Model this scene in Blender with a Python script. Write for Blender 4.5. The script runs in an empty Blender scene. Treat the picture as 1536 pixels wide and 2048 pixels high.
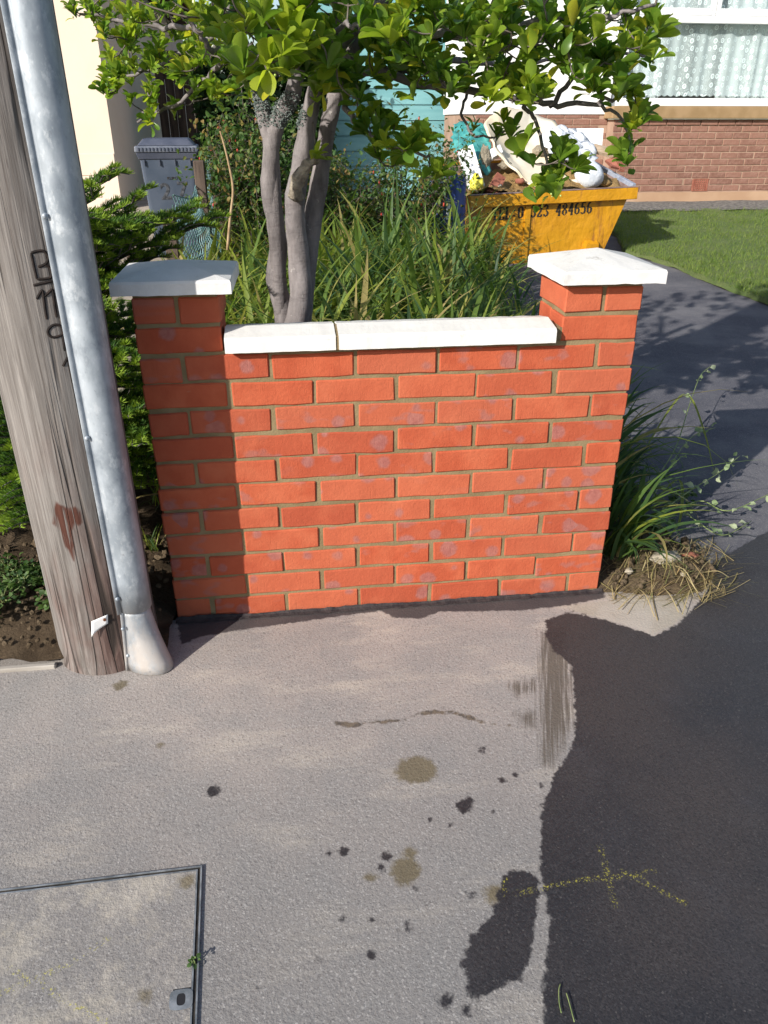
import bpy, bmesh, math, random
import numpy as np
from mathutils import Vector, Matrix, noise as mnoise

rng = np.random.default_rng(7)
random.seed(7)
sc = bpy.context.scene
COL = sc.collection

# ------------------------------------------------------------------ camera
CAM = np.array([0.3845, -1.999, 1.361]); YAW, PITCH, F = -0.1251, -0.4727, 1529.9
cd = bpy.data.cameras.new("camera"); cam = bpy.data.objects.new("camera", cd); COL.objects.link(cam)
cam.location = CAM; cam.rotation_euler = (math.pi/2 + PITCH, 0, YAW)
cd.sensor_width = 36.0; cd.lens = F/2048*36.0; cd.clip_start = 0.02; cd.clip_end = 600
sc.camera = cam
sc.render.resolution_x = 768; sc.render.resolution_y = 1024

# ------------------------------------------------------------------ sky, sun, exposure
SUN_AZ, SUN_EL = 49.5, 27.0           # light travels towards +X+Y, SUN_AZ from +Y
w = bpy.data.worlds.new("World"); sc.world = w; w.use_nodes = True
nt = w.node_tree; bgn = nt.nodes["Background"]
sk = nt.nodes.new("ShaderNodeTexSky"); sk.sky_type = 'NISHITA'; sk.sun_disc = False
sk.sun_elevation = math.radians(SUN_EL); sk.sun_rotation = math.radians(180 + SUN_AZ)
sk.air_density = 1.0; sk.dust_density = 1.0; sk.ozone_density = 1.0
nt.links.new(sk.outputs[0], bgn.inputs[0]); bgn.inputs[1].default_value = 0.10
sd = bpy.data.lights.new("sun", 'SUN'); sun = bpy.data.objects.new("sun", sd); COL.objects.link(sun)
sd.energy = 4.2; sd.angle = math.radians(0.53); sd.color = (1.0, 0.95, 0.87)
a = math.radians(SUN_AZ); e = math.radians(SUN_EL)
SUNDIR = Vector((math.sin(a)*math.cos(e), math.cos(a)*math.cos(e), -math.sin(e)))
sun.rotation_euler = SUNDIR.to_track_quat('-Z', 'Y').to_euler(); sun.location = (-6, -6, 6)
sc.view_settings.view_transform = 'Standard'; sc.view_settings.look = 'None'
sc.view_settings.exposure = 0.63; sc.view_settings.gamma = 1.0

# ------------------------------------------------------------------ pixel -> ray helpers (photo pixels 1536x2048)
def _rot():
    y, p = YAW, PITCH
    Rz = np.array([[math.cos(y), -math.sin(y), 0], [math.sin(y), math.cos(y), 0], [0, 0, 1]])
    Rx = np.array([[1, 0, 0], [0, math.cos(p), -math.sin(p)], [0, math.sin(p), math.cos(p)]])
    return Rz @ Rx
RC = _rot()
def ray(u, v): return RC @ np.array([(u-768)/F, 1, (1024-v)/F])
def gh(y):                                        # height of the rising ground
    if y <= 0.3: return 0.0
    if y <= 5.5: return 0.03*(y-0.3)
    if y <= 8.0: return 0.156 + 0.092*(y-5.5)
    return 0.386
def at_y(u, v, Y):
    d = ray(u, v); return CAM + d*(Y-CAM[1])/d[1]
def at_ground(u, v):
    d = ray(u, v); lo, hi = 0.1, 60.0
    for _ in range(60):
        m = (lo+hi)/2; p = CAM + d*m
        if p[2] > gh(p[1]): lo = m
        else: hi = m
    return CAM + d*lo
def project(P):
    d = (np.asarray(P, float)-CAM) @ RC
    return np.stack([768+F*d[..., 0]/d[..., 1], 1024-F*d[..., 2]/d[..., 1]], -1)

# ------------------------------------------------------------------ mesh helpers
def tag(o, label=None, cat=None, group=None, kind=None):
    if label: o['label'] = label
    if cat: o['category'] = cat
    if group: o['group'] = group
    if kind: o['kind'] = kind
    return o
def mesh(name, V, Fc, mat=None, smooth=False, attrs=None):
    me = bpy.data.meshes.new(name)
    me.from_pydata(np.asarray(V, float).tolist(), [], Fc.tolist() if isinstance(Fc, np.ndarray) else Fc)
    if mat: me.materials.append(mat)
    if smooth: me.polygons.foreach_set('use_smooth', np.ones(len(me.polygons), bool))
    for k, arr in (attrs or {}).items():
        at = me.attributes.new(k, 'FLOAT', 'POINT'); at.data.foreach_set('value', np.asarray(arr, np.float32))
    me.update()
    return me
def obj(name, me, parent=None, loc=None, rot=None):
    o = bpy.data.objects.new(name, me); COL.objects.link(o)
    if parent: o.parent = parent
    if loc is not None: o.location = loc
    if rot is not None: o.rotation_euler = rot
    return o
def mk(name, V, Fc, mat, parent=None, smooth=False, attrs=None): return obj(name, mesh(name, V, Fc, mat, smooth, attrs), parent)
def empty(name, loc=(0, 0, 0), rz=0):
    o = bpy.data.objects.new(name, None); COL.objects.link(o); o.location = loc; o.rotation_euler = (0, 0, rz); o.empty_display_size = .1
    return o
class MB:
    """collects shapes for ONE mesh"""
    def __init__(s): s.V = []; s.F = []
    def add(s, V, Fc):
        n = len(s.V); s.V += [tuple(map(float, p)) for p in V]; s.F += [tuple(int(i)+n for i in f) for f in Fc]; return s
    def box(s, x0, x1, y0, y1, z0, z1):
        V = [(x0,y0,z0),(x1,y0,z0),(x1,y1,z0),(x0,y1,z0),(x0,y0,z1),(x1,y0,z1),(x1,y1,z1),(x0,y1,z1)]
        return s.add(V, [(0,3,2,1),(4,5,6,7),(0,1,5,4),(1,2,6,5),(2,3,7,6),(3,0,4,7)])
    def hexa(s, P): return s.add(P, [(0,3,2,1),(4,5,6,7),(0,1,5,4),(1,2,6,5),(2,3,7,6),(3,0,4,7)])
    def tube(s, path, rad, n=8, cap=True): return s.add(*tube(path, rad, n, cap))
    def build(s, name, mat, parent=None, smooth=False, bevel=0, seg=1, attrs=None):
        me = mesh(name, s.V, s.F, mat, smooth, attrs)
        if bevel: bevel_mesh(me, bevel, seg)
        return obj(name, me, parent)
def bevel_mesh(me, b, seg=1):
    bm = bmesh.new(); bm.from_mesh(me); bmesh.ops.recalc_face_normals(bm, faces=bm.faces)
    bmesh.ops.bevel(bm, geom=[x for x in bm.edges], offset=b, segments=seg, profile=.6, affect='EDGES', clamp_overlap=True)
    bm.to_mesh(me); bm.free(); me.update()
def tube(path, rad, n=8, cap=True):
    P = np.asarray(path, float); m = len(P); r = np.broadcast_to(np.asarray(rad, float), (m,))
    T = np.gradient(P, axis=0); T /= np.linalg.norm(T, axis=1)[:, None]+1e-12
    u = np.cross(T[0], [0, 0, 1.]); 
    if np.linalg.norm(u) < 1e-3: u = np.cross(T[0], [1., 0, 0])
    u /= np.linalg.norm(u); V = []
    an = np.arange(n)*2*math.pi/n
    for i in range(m):
        u = u - T[i]*np.dot(u, T[i]); u /= np.linalg.norm(u)+1e-12; w_ = np.cross(T[i], u)
        V.append(P[i] + r[i]*(np.cos(an)[:, None]*u + np.sin(an)[:, None]*w_))
    V = np.concatenate(V); Fc = []
    for i in range(m-1):
        for k in range(n): Fc.append((i*n+k, i*n+(k+1) % n, (i+1)*n+(k+1) % n, (i+1)*n+k))
    if cap: Fc += [tuple(range(n))[::-1], tuple(range((m-1)*n, m*n))]
    return V, Fc
def catmull(P, k=6):
    P = np.asarray(P, float); Q = np.vstack([2*P[0]-P[1], P, 2*P[-1]-P[-2]]); out = []
    for i in range(1, len(Q)-2):
        for t in np.arange(k)/k:
            out.append(.5*((2*Q[i])+(-Q[i-1]+Q[i+1])*t+(2*Q[i-1]-5*Q[i]+4*Q[i+1]-Q[i+2])*t*t+(-Q[i-1]+3*Q[i]-3*Q[i+1]+Q[i+2])*t**3))
    return np.array(out+[P[-1]])
def lathe(prof, n=24):
    V = []; Fc = []
    for r, z in prof:
        for k in range(n): V.append((r*math.cos(2*math.pi*k/n), r*math.sin(2*math.pi*k/n), z))
    for i in range(len(prof)-1):
        for k in range(n): Fc.append((i*n+k, i*n+(k+1) % n, (i+1)*n+(k+1) % n, (i+1)*n+k))
    Fc.append(tuple(range((len(prof)-1)*n, len(prof)*n)))
    return V, Fc
def sheet(xs, ys, zf):
    X, Y = np.meshgrid(xs, ys); V = np.stack([X.ravel(), Y.ravel(), zf(X.ravel(), Y.ravel())], 1)
    nx, ny = len(xs), len(ys); i = np.arange((nx-1)*(ny-1)); r, c = i//(nx-1), i % (nx-1); b = r*nx+c
    return V, np.stack([b, b+1, b+nx+1, b+nx], 1)
def fbm(x, y, s, seed=0, octv=4):
    return np.array([mnoise.fractal(Vector((float(a_)*s, float(b_)*s, seed*7.31)), 1.0, 2.0, octv) for a_, b_ in zip(x, y)])
GH = np.vectorize(gh)
def crumple(me, amp, sc_=8, seed=0):
    for v in me.vertices:
        n_ = mnoise.noise_vector(v.co*sc_ + Vector((seed*3.1, seed*1.7, seed))); v.co += n_*amp
    me.update()
def text_mesh(s, size, mat, name='lettering', bold=0.0):
    cu = bpy.data.curves.new('t', 'FONT'); cu.body = s; cu.size = size; cu.align_x = 'CENTER'; cu.align_y = 'CENTER'; cu.offset = bold; cu.extrude = .001
    to = bpy.data.objects.new('t', cu); COL.objects.link(to); dg = bpy.context.evaluated_depsgraph_get()
    me = bpy.data.meshes.new_from_object(to.evaluated_get(dg)); bpy.data.objects.remove(to); bpy.data.curves.remove(cu)
    me.name = name; me.materials.clear(); me.materials.append(mat); return me

# ------------------------------------------------------------------ material helpers
class NT:
    def __init__(s, name):
        s.m = bpy.data.materials.new(name); s.m.use_nodes = True; s.t = s.m.node_tree; s.b = s.t.nodes['Principled BSDF']; s.out = s.t.nodes['Material Output']
    def n(s, typ, **k):
        x = s.t.nodes.new(typ)
        for a_, v in k.items():
            if a_.startswith('_'): x.inputs[a_[1:].replace('_', ' ')].default_value = v
            else: setattr(x, a_, v)
        return x
    def l(s, a_, b_): s.t.links.new(a_, b_)
    def coord(s, kind='Object', scale=(1, 1, 1), loc=None):
        c = s.n('ShaderNodeTexCoord'); mp = s.n('ShaderNodeMapping'); mp.inputs['Scale'].default_value = scale
        s.l(c.outputs[kind], mp.inputs[0])
        if loc is not None: s.l(loc, mp.inputs['Location'])
        return mp.outputs[0]
    def noise(s, vec, scale, detail=4, rough=.55, dist=0.0, out=0):
        x = s.n('ShaderNodeTexNoise', _Scale=scale, _Detail=detail, _Roughness=rough, _Distortion=dist)
        if vec is not None: s.l(vec, x.inputs['Vector'])
        return x.outputs[out]
    def voro(s, vec, scale, feature='F1', out='Distance', rnd=1.0):
        x = s.n('ShaderNodeTexVoronoi', feature=feature, _Scale=scale, _Randomness=rnd)
        if vec is not None: s.l(vec, x.inputs['Vector'])
        return x.outputs[out]
    def ramp(s, f, p0, c0, p1, c1, extra=(), interp='LINEAR'):
        r = s.n('ShaderNodeValToRGB'); r.color_ramp.interpolation = interp
        g = lambda c: (c, c, c, 1) if isinstance(c, (int, float)) else (*c, 1)
        el = r.color_ramp.elements; el[0].position = p0; el[0].color = g(c0); el[1].position = p1; el[1].color = g(c1)
        for p, c in extra: k = el.new(p); k.color = g(c)
        s.l(f, r.inputs[0]); return r.outputs[0]
    def sm(s, f, a_, b_):                             # smoothstep to 0..1
        m = s.n('ShaderNodeMapRange', interpolation_type='SMOOTHSTEP'); m.inputs[1].default_value = a_; m.inputs[2].default_value = b_
        s.l(f, m.inputs[0]); return m.outputs[0]
    def mix(s, f, a_, b_, mode='MIX'):
        m = s.n('ShaderNodeMix', data_type='RGBA', blend_type=mode)
        for sock, v in ((m.inputs[0], f), (m.inputs[6], a_), (m.inputs[7], b_)):
            if isinstance(v, (int, float)): sock.default_value = v if sock.type == 'VALUE' else (v, v, v, 1)
            elif isinstance(v, tuple): sock.default_value = (*v, 1)
            else: s.l(v, sock)
        return m.outputs[2]
    def math(s, op, a_, b_=None):
        m = s.n('ShaderNodeMath', operation=op)
        for i, v in enumerate((a_, b_)):
            if v is None: continue
            if isinstance(v, (int, float)): m.inputs[i].default_value = v
            else: s.l(v, m.inputs[i])
        return m.outputs[0]
    def attr(s, name): return s.n('ShaderNodeAttribute', attribute_name=name).outputs['Fac']
    def rand(s): return s.n('ShaderNodeObjectInfo').outputs['Random']
    def bump(s, h, strength=.4, dist=.01, prev=None):
        x = s.n('ShaderNodeBump', _Strength=strength, _Distance=dist); s.l(h, x.inputs['Height'])
        if prev: s.l(prev, x.inputs['Normal'])
        s.l(x.outputs[0], s.b.inputs['Normal']); return x.outputs[0]
    def base(s, c):
        if isinstance(c, tuple): s.b.inputs['Base Color'].default_value = (*c, 1)
        else: s.l(c, s.b.inputs['Base Color'])
    def rough(s, r):
        if isinstance(r, (int, float)): s.b.inputs['Roughness'].default_value = r
        else: s.l(r, s.b.inputs['Roughness'])
    def spec(s, v): s.b.inputs['Specular IOR Level'].default_value = v
    def metal(s, v):
        if isinstance(v, (int, float)): s.b.inputs['Metallic'].default_value = v
        else: s.l(v, s.b.inputs['Metallic'])
def simple(name, c1, c2, rough=.7, nscale=8, bump=0, bscale=60, bdist=.004, metal=0, spec=.4, stretch=(1, 1, 1)):
    N = NT(name); v = N.coord('Object', stretch)
    N.base(N.mix(N.sm(N.noise(v, nscale, 5), .35, .65), c1, c2)); N.rough(rough); N.metal(metal); N.spec(spec)
    if bump: N.bump(N.noise(v, bscale, 5), bump, bdist)
    return N.m
def leafmat(name, stops, rough=.35, trans=.35, spec=.5, obj_rand=False):
    """stops: list of colours, chosen by the per-leaf 'tint' attribute"""
    N = NT(name); t = N.attr('tint')
    if obj_rand: t = N.math('FRACT', N.math('ADD', t, N.rand()))
    r = N.n('ShaderNodeValToRGB'); el = r.color_ramp.elements
    el[0].position = 0; el[0].color = (*stops[0], 1); el[1].position = 1; el[1].color = (*stops[-1], 1)
    for i, c in enumerate(stops[1:-1]): k = el.new((i+1)/(len(stops)-1)); k.color = (*c, 1)
    N.l(t, r.inputs[0]); v = N.coord('Object')
    c = N.mix(N.sm(N.noise(v, 40, 2), .3, .7), r.outputs[0], N.mix(.25, r.outputs[0], (.10, .12, .02)))
    N.base(c); N.rough(rough); N.spec(spec)
    tr = N.n('ShaderNodeBsdfTranslucent'); N.l(N.mix(.55, c, N.mix(1.0, c, (3.0, 3.2, 1.4), 'MULTIPLY'), 'MIX'), tr.inputs[0])
    mx = N.n('ShaderNodeMixShader'); mx.inputs[0].default_value = trans
    N.l(N.b.outputs[0], mx.inputs[1]); N.l(tr.outputs[0], mx.inputs[2]); N.l(mx.outputs[0], N.out.inputs[0])
    return N.m

# ------------------------------------------------------------------ materials
def m_asphalt():
    N = NT('asphalt'); v = N.coord('Object')
    wob = N.math('MULTIPLY', N.math('SUBTRACT', N.noise(v, 45, 3, .65), .5), .034)
    wob2 = N.math('MULTIPLY', N.math('SUBTRACT', N.noise(v, 9, 4, .6), .5), .05)
    big = N.noise(v, 1.1, 4, .6); mid = N.noise(v, 5.5, 5, .65)
    dry = N.mix(N.sm(big, .35, .68), (.275, .254, .240), (.37, .325, .295))
    dry = N.mix(N.sm(mid, .38, .70), dry, N.mix(.5, dry, (.25, .245, .24)))
    vs = N.coord('Object', (1.0, 3.2, 1.0))                       # faint bands of spilt cement run along the wall
    dry = N.mix(N.math('MULTIPLY', N.sm(N.noise(vs, 2.2, 4, .7), .50, .70), .75), dry, (.47, .415, .355))
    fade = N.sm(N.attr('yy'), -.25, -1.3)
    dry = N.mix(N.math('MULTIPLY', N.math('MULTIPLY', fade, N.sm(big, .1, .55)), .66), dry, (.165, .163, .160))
    stones = N.voro(v, 330, out='Color')
    sv = N.n('ShaderNodeSeparateColor'); N.l(stones, sv.inputs[0])
    dry = N.mix(N.math('MULTIPLY', N.sm(sv.outputs[0], .80, 1.0), .45), dry, (.46, .44, .42))
    dry = N.mix(N.math('MULTIPLY', N.sm(sv.outputs[1], .86, 1.0), .55), dry, (.12, .11, .105))
    pit = N.sm(N.noise(v, 75, 2, .8), .58, .72)
    dry = N.mix(N.math('MULTIPLY', pit, .45), dry, (.15, .135, .125))
    # driveway tarmac: older, bluish and darker
    drv = N.mix(N.sm(N.noise(v, 2.3, 5, .65), .35, .7), (.075, .075, .092), (.145, .140, .150))
    drv = N.mix(N.math('MULTIPLY', N.sm(sv.outputs[0], .75, 1.0), .5), drv, (.26, .25, .25))
    col = N.mix(N.sm(N.math('ADD', N.attr('drive'), wob2), -.02, .06), dry, drv)
    # khaki dried cement splashes
    st = N.sm(N.math('ADD', N.attr('stain'), wob), -.006, .010)
    col = N.mix(N.math('MULTIPLY', st, .82), col, N.mix(N.sm(mid, .3, .7), (.105, .082, .040), (.155, .122, .066)))
    pale = N.sm(N.math('ADD', N.attr('pale'), wob), -.01, .012)
    col = N.mix(N.math('MULTIPLY', pale, .9), col, N.mix(N.sm(mid, .35, .65), (.44, .40, .345), (.36, .32, .26)))
    # brushed half-wet band, streaks run across
    vb_ = N.n('ShaderNodeCombineXYZ'); N.l(N.math('MULTIPLY', N.attr('bru'), 150.0), vb_.inputs[0]); N.l(N.math('MULTIPLY', N.attr('bra'), 5.0), vb_.inputs[1]); streak = N.noise(vb_.outputs[0], 1, 3, .6)
    br = N.math('MULTIPLY', N.sm(N.math('ADD', N.attr('brush'), N.math('MULTIPLY', wob2, 1.0)), -.02, .022), N.sm(N.math('ADD', streak, N.math('MULTIPLY', N.attr('brush'), 5.0)), .38, .72))
    col = N.mix(N.math('MULTIPLY', br, .86), col, (.095, .078, .060))
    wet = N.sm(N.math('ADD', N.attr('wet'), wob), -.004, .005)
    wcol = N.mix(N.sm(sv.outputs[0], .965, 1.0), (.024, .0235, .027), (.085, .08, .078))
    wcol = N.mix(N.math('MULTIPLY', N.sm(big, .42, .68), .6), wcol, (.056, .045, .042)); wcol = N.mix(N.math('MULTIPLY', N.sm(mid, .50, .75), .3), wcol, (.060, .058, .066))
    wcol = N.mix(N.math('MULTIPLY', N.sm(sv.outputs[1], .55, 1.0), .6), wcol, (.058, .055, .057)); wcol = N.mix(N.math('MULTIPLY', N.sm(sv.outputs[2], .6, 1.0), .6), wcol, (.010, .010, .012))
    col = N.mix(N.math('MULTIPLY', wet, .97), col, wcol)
    tar = N.sm(N.math('ADD', N.attr('tar'), N.math('MULTIPLY', wob, .6)), -.003, .006)
    col = N.mix(N.math('MULTIPLY', tar, .93), col, N.mix(N.sm(mid, .3, .7), (.034, .028, .032), (.065, .052, .052)))
    crk = N.sm(N.math('ADD', N.attr('crack'), N.math('MULTIPLY', wob, .75)), -.003, .004)
    col = N.mix(N.math('MULTIPLY', crk, .85), col, N.mix(N.sm(N.noise(v, 60, 3), .4, .6), (.06, .048, .038), (.14, .105, .068)))
    pn = N.math('MULTIPLY', N.sm(N.attr('paint'), -.002, .004), N.sm(N.noise(v, 190, 3, .7), .54, .62))
    col = N.mix(N.math('MULTIPLY', pn, .55), col, (.55, .50, .06))
    N.base(col)
    N.rough(N.mix(wet, N.mix(br, .93, .75), N.mix(N.sm(big, .3, .7), .30, .60))); N.spec(.35)
    h = N.noise(v, 120, 3, .75)
    b1 = N.n('ShaderNodeBump', _Distance=.0065); N.l(h, b1.inputs['Height'])
    N.l(N.math('SUBTRACT', .40, N.math('MULTIPLY', N.math('MAXIMUM', wet, tar), .02)), b1.inputs['Strength']); N.l(b1.outputs[0], N.b.inputs['Normal'])
    return N.m
def m_brick():
    N = NT('new_brick'); r = N.rand(); off = N.n('ShaderNodeCombineXYZ')
    N.l(N.math('MULTIPLY', r, 91.0), off.inputs[0]); N.l(N.math('MULTIPLY', r, 37.0), off.inputs[2])
    v = N.coord('Object', (1, 0.05, 1), off.outputs[0]); v3 = N.coord('Object', (1, 1, 1), off.outputs[0])
    c = N.mix(N.sm(N.noise(v3, 14, 5, .6), .3, .7), (.395, .078, .034), (.468, .106, .048))
    c = N.mix(N.math('MULTIPLY', N.sm(r, .1, .95), .6), c, (.335, .068, .035))
    c = N.mix(N.math('MULTIPLY', N.sm(N.noise(v3, 120, 3, .7), .55, .75), .3), c, (.36, .085, .04))
    c = N.mix(N.math('MULTIPLY', N.sm(N.math('FRACT', N.math('MULTIPLY', r, 13.7)), .45, 1.0), .36), c, (.50, .150, .078))
    # grey-mauve kiss marks of the kiln
    sx = N.n('ShaderNodeSeparateXYZ'); N.l(v3, sx.inputs[0]); cx_ = N.n('ShaderNodeCombineXYZ'); N.l(sx.outputs[0], cx_.inputs[0]); N.l(sx.outputs[2], cx_.inputs[1])
    d = N.n('ShaderNodeTexVoronoi', feature='F1', voronoi_dimensions='2D', _Scale=13.5, _Randomness=.8); N.l(cx_.outputs[0], d.inputs['Vector'])
    s2 = N.n('ShaderNodeSeparateColor'); N.l(d.outputs['Color'], s2.inputs[0])
    edge = N.math('ADD', d.outputs['Distance'], N.math('MULTIPLY', N.math('SUBTRACT', N.noise(v3, 30, 4), .5), .34))
    size = N.math('ADD', .12, N.math('MULTIPLY', s2.outputs[1], .27))
    spot = N.math('MULTIPLY', N.math('MULTIPLY', N.sm(N.math('SUBTRACT', size, edge), -.07, .09), N.math('GREATER_THAN', s2.outputs[0], .62)), N.math('GREATER_THAN', r, .22))
    c = N.mix(N.math('MULTIPLY', spot, .66), c, N.mix(N.sm(N.noise(v3, 70, 3), .35, .65), (.27, .115, .11), (.33, .155, .14)))
    sm2 = N.math('MULTIPLY', N.sm(N.noise(N.coord('Object', (.6, .05, 1), off.outputs[0]), 24, 2, .5), .56, .68), N.sm(N.math('FRACT', N.math('MULTIPLY', r, 7.3)), .45, .55))
    c = N.mix(N.math('MULTIPLY', sm2, .5), c, (.30, .140, .125))
    c = N.mix(N.math('MULTIPLY', N.sm(N.noise(v3, 7, 3, .5), .5, .75), .35), c, (.50, .15, .075))
    # mortar smears
    c = N.mix(N.math('MULTIPLY', N.sm(N.noise(v3, 26, 6, .75), .68, .76), .5), c, (.42, .30, .19))
    N.base(c); N.rough(.86); N.spec(.25)
    vw = N.coord('Object', (240, 1, 16), off.outputs[0])
    h = N.math('ADD', N.math('MULTIPLY', N.sm(N.noise(vw, 1, 4, .6), .55, .8), -.45), N.noise(v3, 110, 6, .7))
    h = N.math('ADD', h, N.math('MULTIPLY', N.noise(v3, 22, 3), .8))
    N.bump(h, .36, .007); return N.m
def m_pole():
    N = NT('weathered_pole'); v = N.coord('Object', (1, 1, .045)); vf = N.coord('Object')
    g1 = N.noise(v, 60, 6, .7, .4); g2 = N.noise(v, 150, 4, .7); big = N.noise(N.coord('Object', (1, 1, .3)), 5, 5, .65)
    g3 = N.noise(N.coord('Object', (1, 1, .02)), 230, 3, .7); c = N.mix(N.sm(g1, .3, .7), (.120, .106, .097), (.235, .216, .202)); c = N.mix(N.math('MULTIPLY', N.sm(g3, .52, .68), .6), c, (.075, .06, .053)); c = N.mix(N.math('MULTIPLY', N.sm(g3, .48, .30), .4), c, (.33, .30, .28))
    low = N.sm(N.attr('hh'), 1.05, .1)
    red = N.math('MULTIPLY', N.sm(big, .42, .62), N.math('ADD', .10, N.math('MULTIPLY', low, .8)))
    c = N.mix(red, c, N.mix(N.sm(g1, .35, .65), (.085, .048, .040), (.185, .125, .108)))
    c = N.mix(N.math('MULTIPLY', N.sm(g2, .60, .74), .6), c, (.075, .06, .052))
    vc = N.coord('Object', (1, 1, .012)); ck = N.voro(vc, 30, 'DISTANCE_TO_EDGE')
    crack = N.math('MULTIPLY', N.sm(ck, .040, .012), N.sm(N.noise(N.coord('Object', (1, 1, .25)), 6, 2), .40, .55))
    c = N.mix(N.math('MULTIPLY', crack, .9), c, (.035, .028, .024))
    c = N.mix(N.math('MULTIPLY', N.sm(N.math('ADD', N.attr('scar'), N.math('MULTIPLY', N.math('SUBTRACT', g1, .5), .03)), -.004, .004), N.sm(N.math('ADD', g1, N.math('MULTIPLY', g3, .5)), .58, .72)), c, N.mix(N.sm(g1, .35, .65), (.050, .018, .012), (.10, .042, .030)))
    N.base(c); N.rough(.9); N.spec(.2)
    b1 = N.bump(N.math('ADD', g1, N.math('MULTIPLY', g2, .6)), .45, .004); N.bump(N.math('SUBTRACT', 1.0, crack), .9, .006, b1); return N.m
def m_galv():
    N = NT('galvanised_steel'); v = N.coord('Object', (1, 1, .55))
    sp = N.voro(v, 34, 'SMOOTH_F1', 'Color'); s = N.n('ShaderNodeSeparateColor'); N.l(sp, s.inputs[0])
    n1 = N.noise(v, 12, 5, .65)
    n2 = N.noise(v, 34, 5, .75); c = N.mix(N.sm(n1, .38, .62), (.225, .26, .30), (.38, .42, .465)); c = N.mix(N.math('MULTIPLY', N.sm(n2, .52, .66), .55), c, (.56, .59, .62)); c = N.mix(N.math('MULTIPLY', N.sm(n2, .44, .30), .5), c, (.16, .185, .215)); c = N.mix(N.math('MULTIPLY', s.outputs[0], .30), c, (.52, .555, .59))
    dirt = N.math('MULTIPLY', N.sm(N.attr('hh'), .30, .02), N.sm(N.noise(v, 20, 5, .7), .25, .6))
    c = N.mix(N.math('MULTIPLY', dirt, .75), c, (.42, .36, .31))
    chip = N.math('MULTIPLY', N.sm(N.noise(v, 70, 5, .7), .64, .70), .55); c = N.mix(chip, c, (.20, .21, .23))
    N.base(c); N.metal(N.math('SUBTRACT', .35, N.math('MULTIPLY', dirt, .3))); N.rough(N.mix(N.sm(n1, .3, .7), .46, .62)); N.bump(N.noise(v, 7, 4), .22, .010); return N.m
def m_stone(name, c1, c2, grime):
    N = NT(name); v = N.coord('Object'); c = N.mix(N.sm(N.noise(v, 6, 6, .7), .35, .7), c1, c2)
    c = N.mix(N.math('MULTIPLY', N.sm(N.noise(v, 19, 6, .75), .60, .76), grime), c, (.33, .30, .27))
    c = N.mix(N.math('MULTIPLY', N.sm(N.noise(v, 5, 4, .7), .60, .66), grime*.35), c, (.36, .34, .33))
    N.base(c); N.rough(.82); N.spec(.3); N.bump(N.math('ADD', N.noise(v, 90, 6, .7), N.noise(v, 14, 3)), .3, .004); return N.m
def m_soil(name, c1, c2):
    N = NT(name); v = N.coord('Object')
    c = N.mix(N.sm(N.noise(v, 9, 6, .7), .3, .7), c1, c2); c = N.mix(N.math('MULTIPLY', N.sm(N.noise(v, 55, 5, .7), .58, .74), .6), c, tuple(min(1, x*1.9) for x in c2))
    N.base(c); N.rough(.95); N.spec(.15); N.bump(N.noise(v, 60, 8, .75), .9, .02); return N.m
def m_bark():
    N = NT('tree_bark'); v = N.coord('Object', (1, 1, .35)); vr = N.coord('Object', (.5, .5, 2.2))
    c = N.mix(N.sm(N.noise(v, 16, 6, .7), .3, .7), (.120, .106, .106), (.255, .228, .226))
    c = N.mix(N.math('MULTIPLY', N.sm(N.noise(vr, 22, 5, .7), .56, .72), .6), c, (.085, .07, .07))
    c = N.mix(N.math('MULTIPLY', N.sm(N.noise(N.coord('Object'), 30, 5, .6), .64, .70), .7), c, (.42, .39, .37))
    N.base(c); N.rough(.85); N.spec(.25); N.bump(N.math('ADD', N.noise(vr, 30, 6, .75), N.math('MULTIPLY', N.noise(v, 24, 5, .7), 1.6)), .42, .010); return N.m
def m_yellow():
    N = NT('skip_paint'); v = N.coord('Object')
    c = N.mix(N.sm(N.noise(v, 3, 5, .6), .3, .7), (.50, .225, .006), (.58, .275, .008))
    vs = N.coord('Object', (9, 9, 1.2)); rust = N.math('MULTIPLY', N.sm(N.noise(vs, 1.4, 6, .75), .54, .68), .75)
    c = N.mix(rust, c, (.20, .075, .020)); c = N.mix(N.sm(N.noise(v, 24, 6, .8), .70, .74), c, (.12, .05, .02))
    N.base(c); N.rough(.48); N.bump(N.noise(v, 5, 4), .5, .06); return N.m
def m_house_brick():
    N = NT('house_brick'); v = N.coord('Object'); r = N.rand()
    c = N.mix(r, (.185, .088, .062), (.265, .132, .094)); c = N.mix(N.sm(N.noise(v, 22, 5, .7), .4, .75), c, (.30, .165, .125))
    N.base(c); N.rough(.9); N.bump(N.noise(v, 60, 5), .3, .008); return N.m
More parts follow.
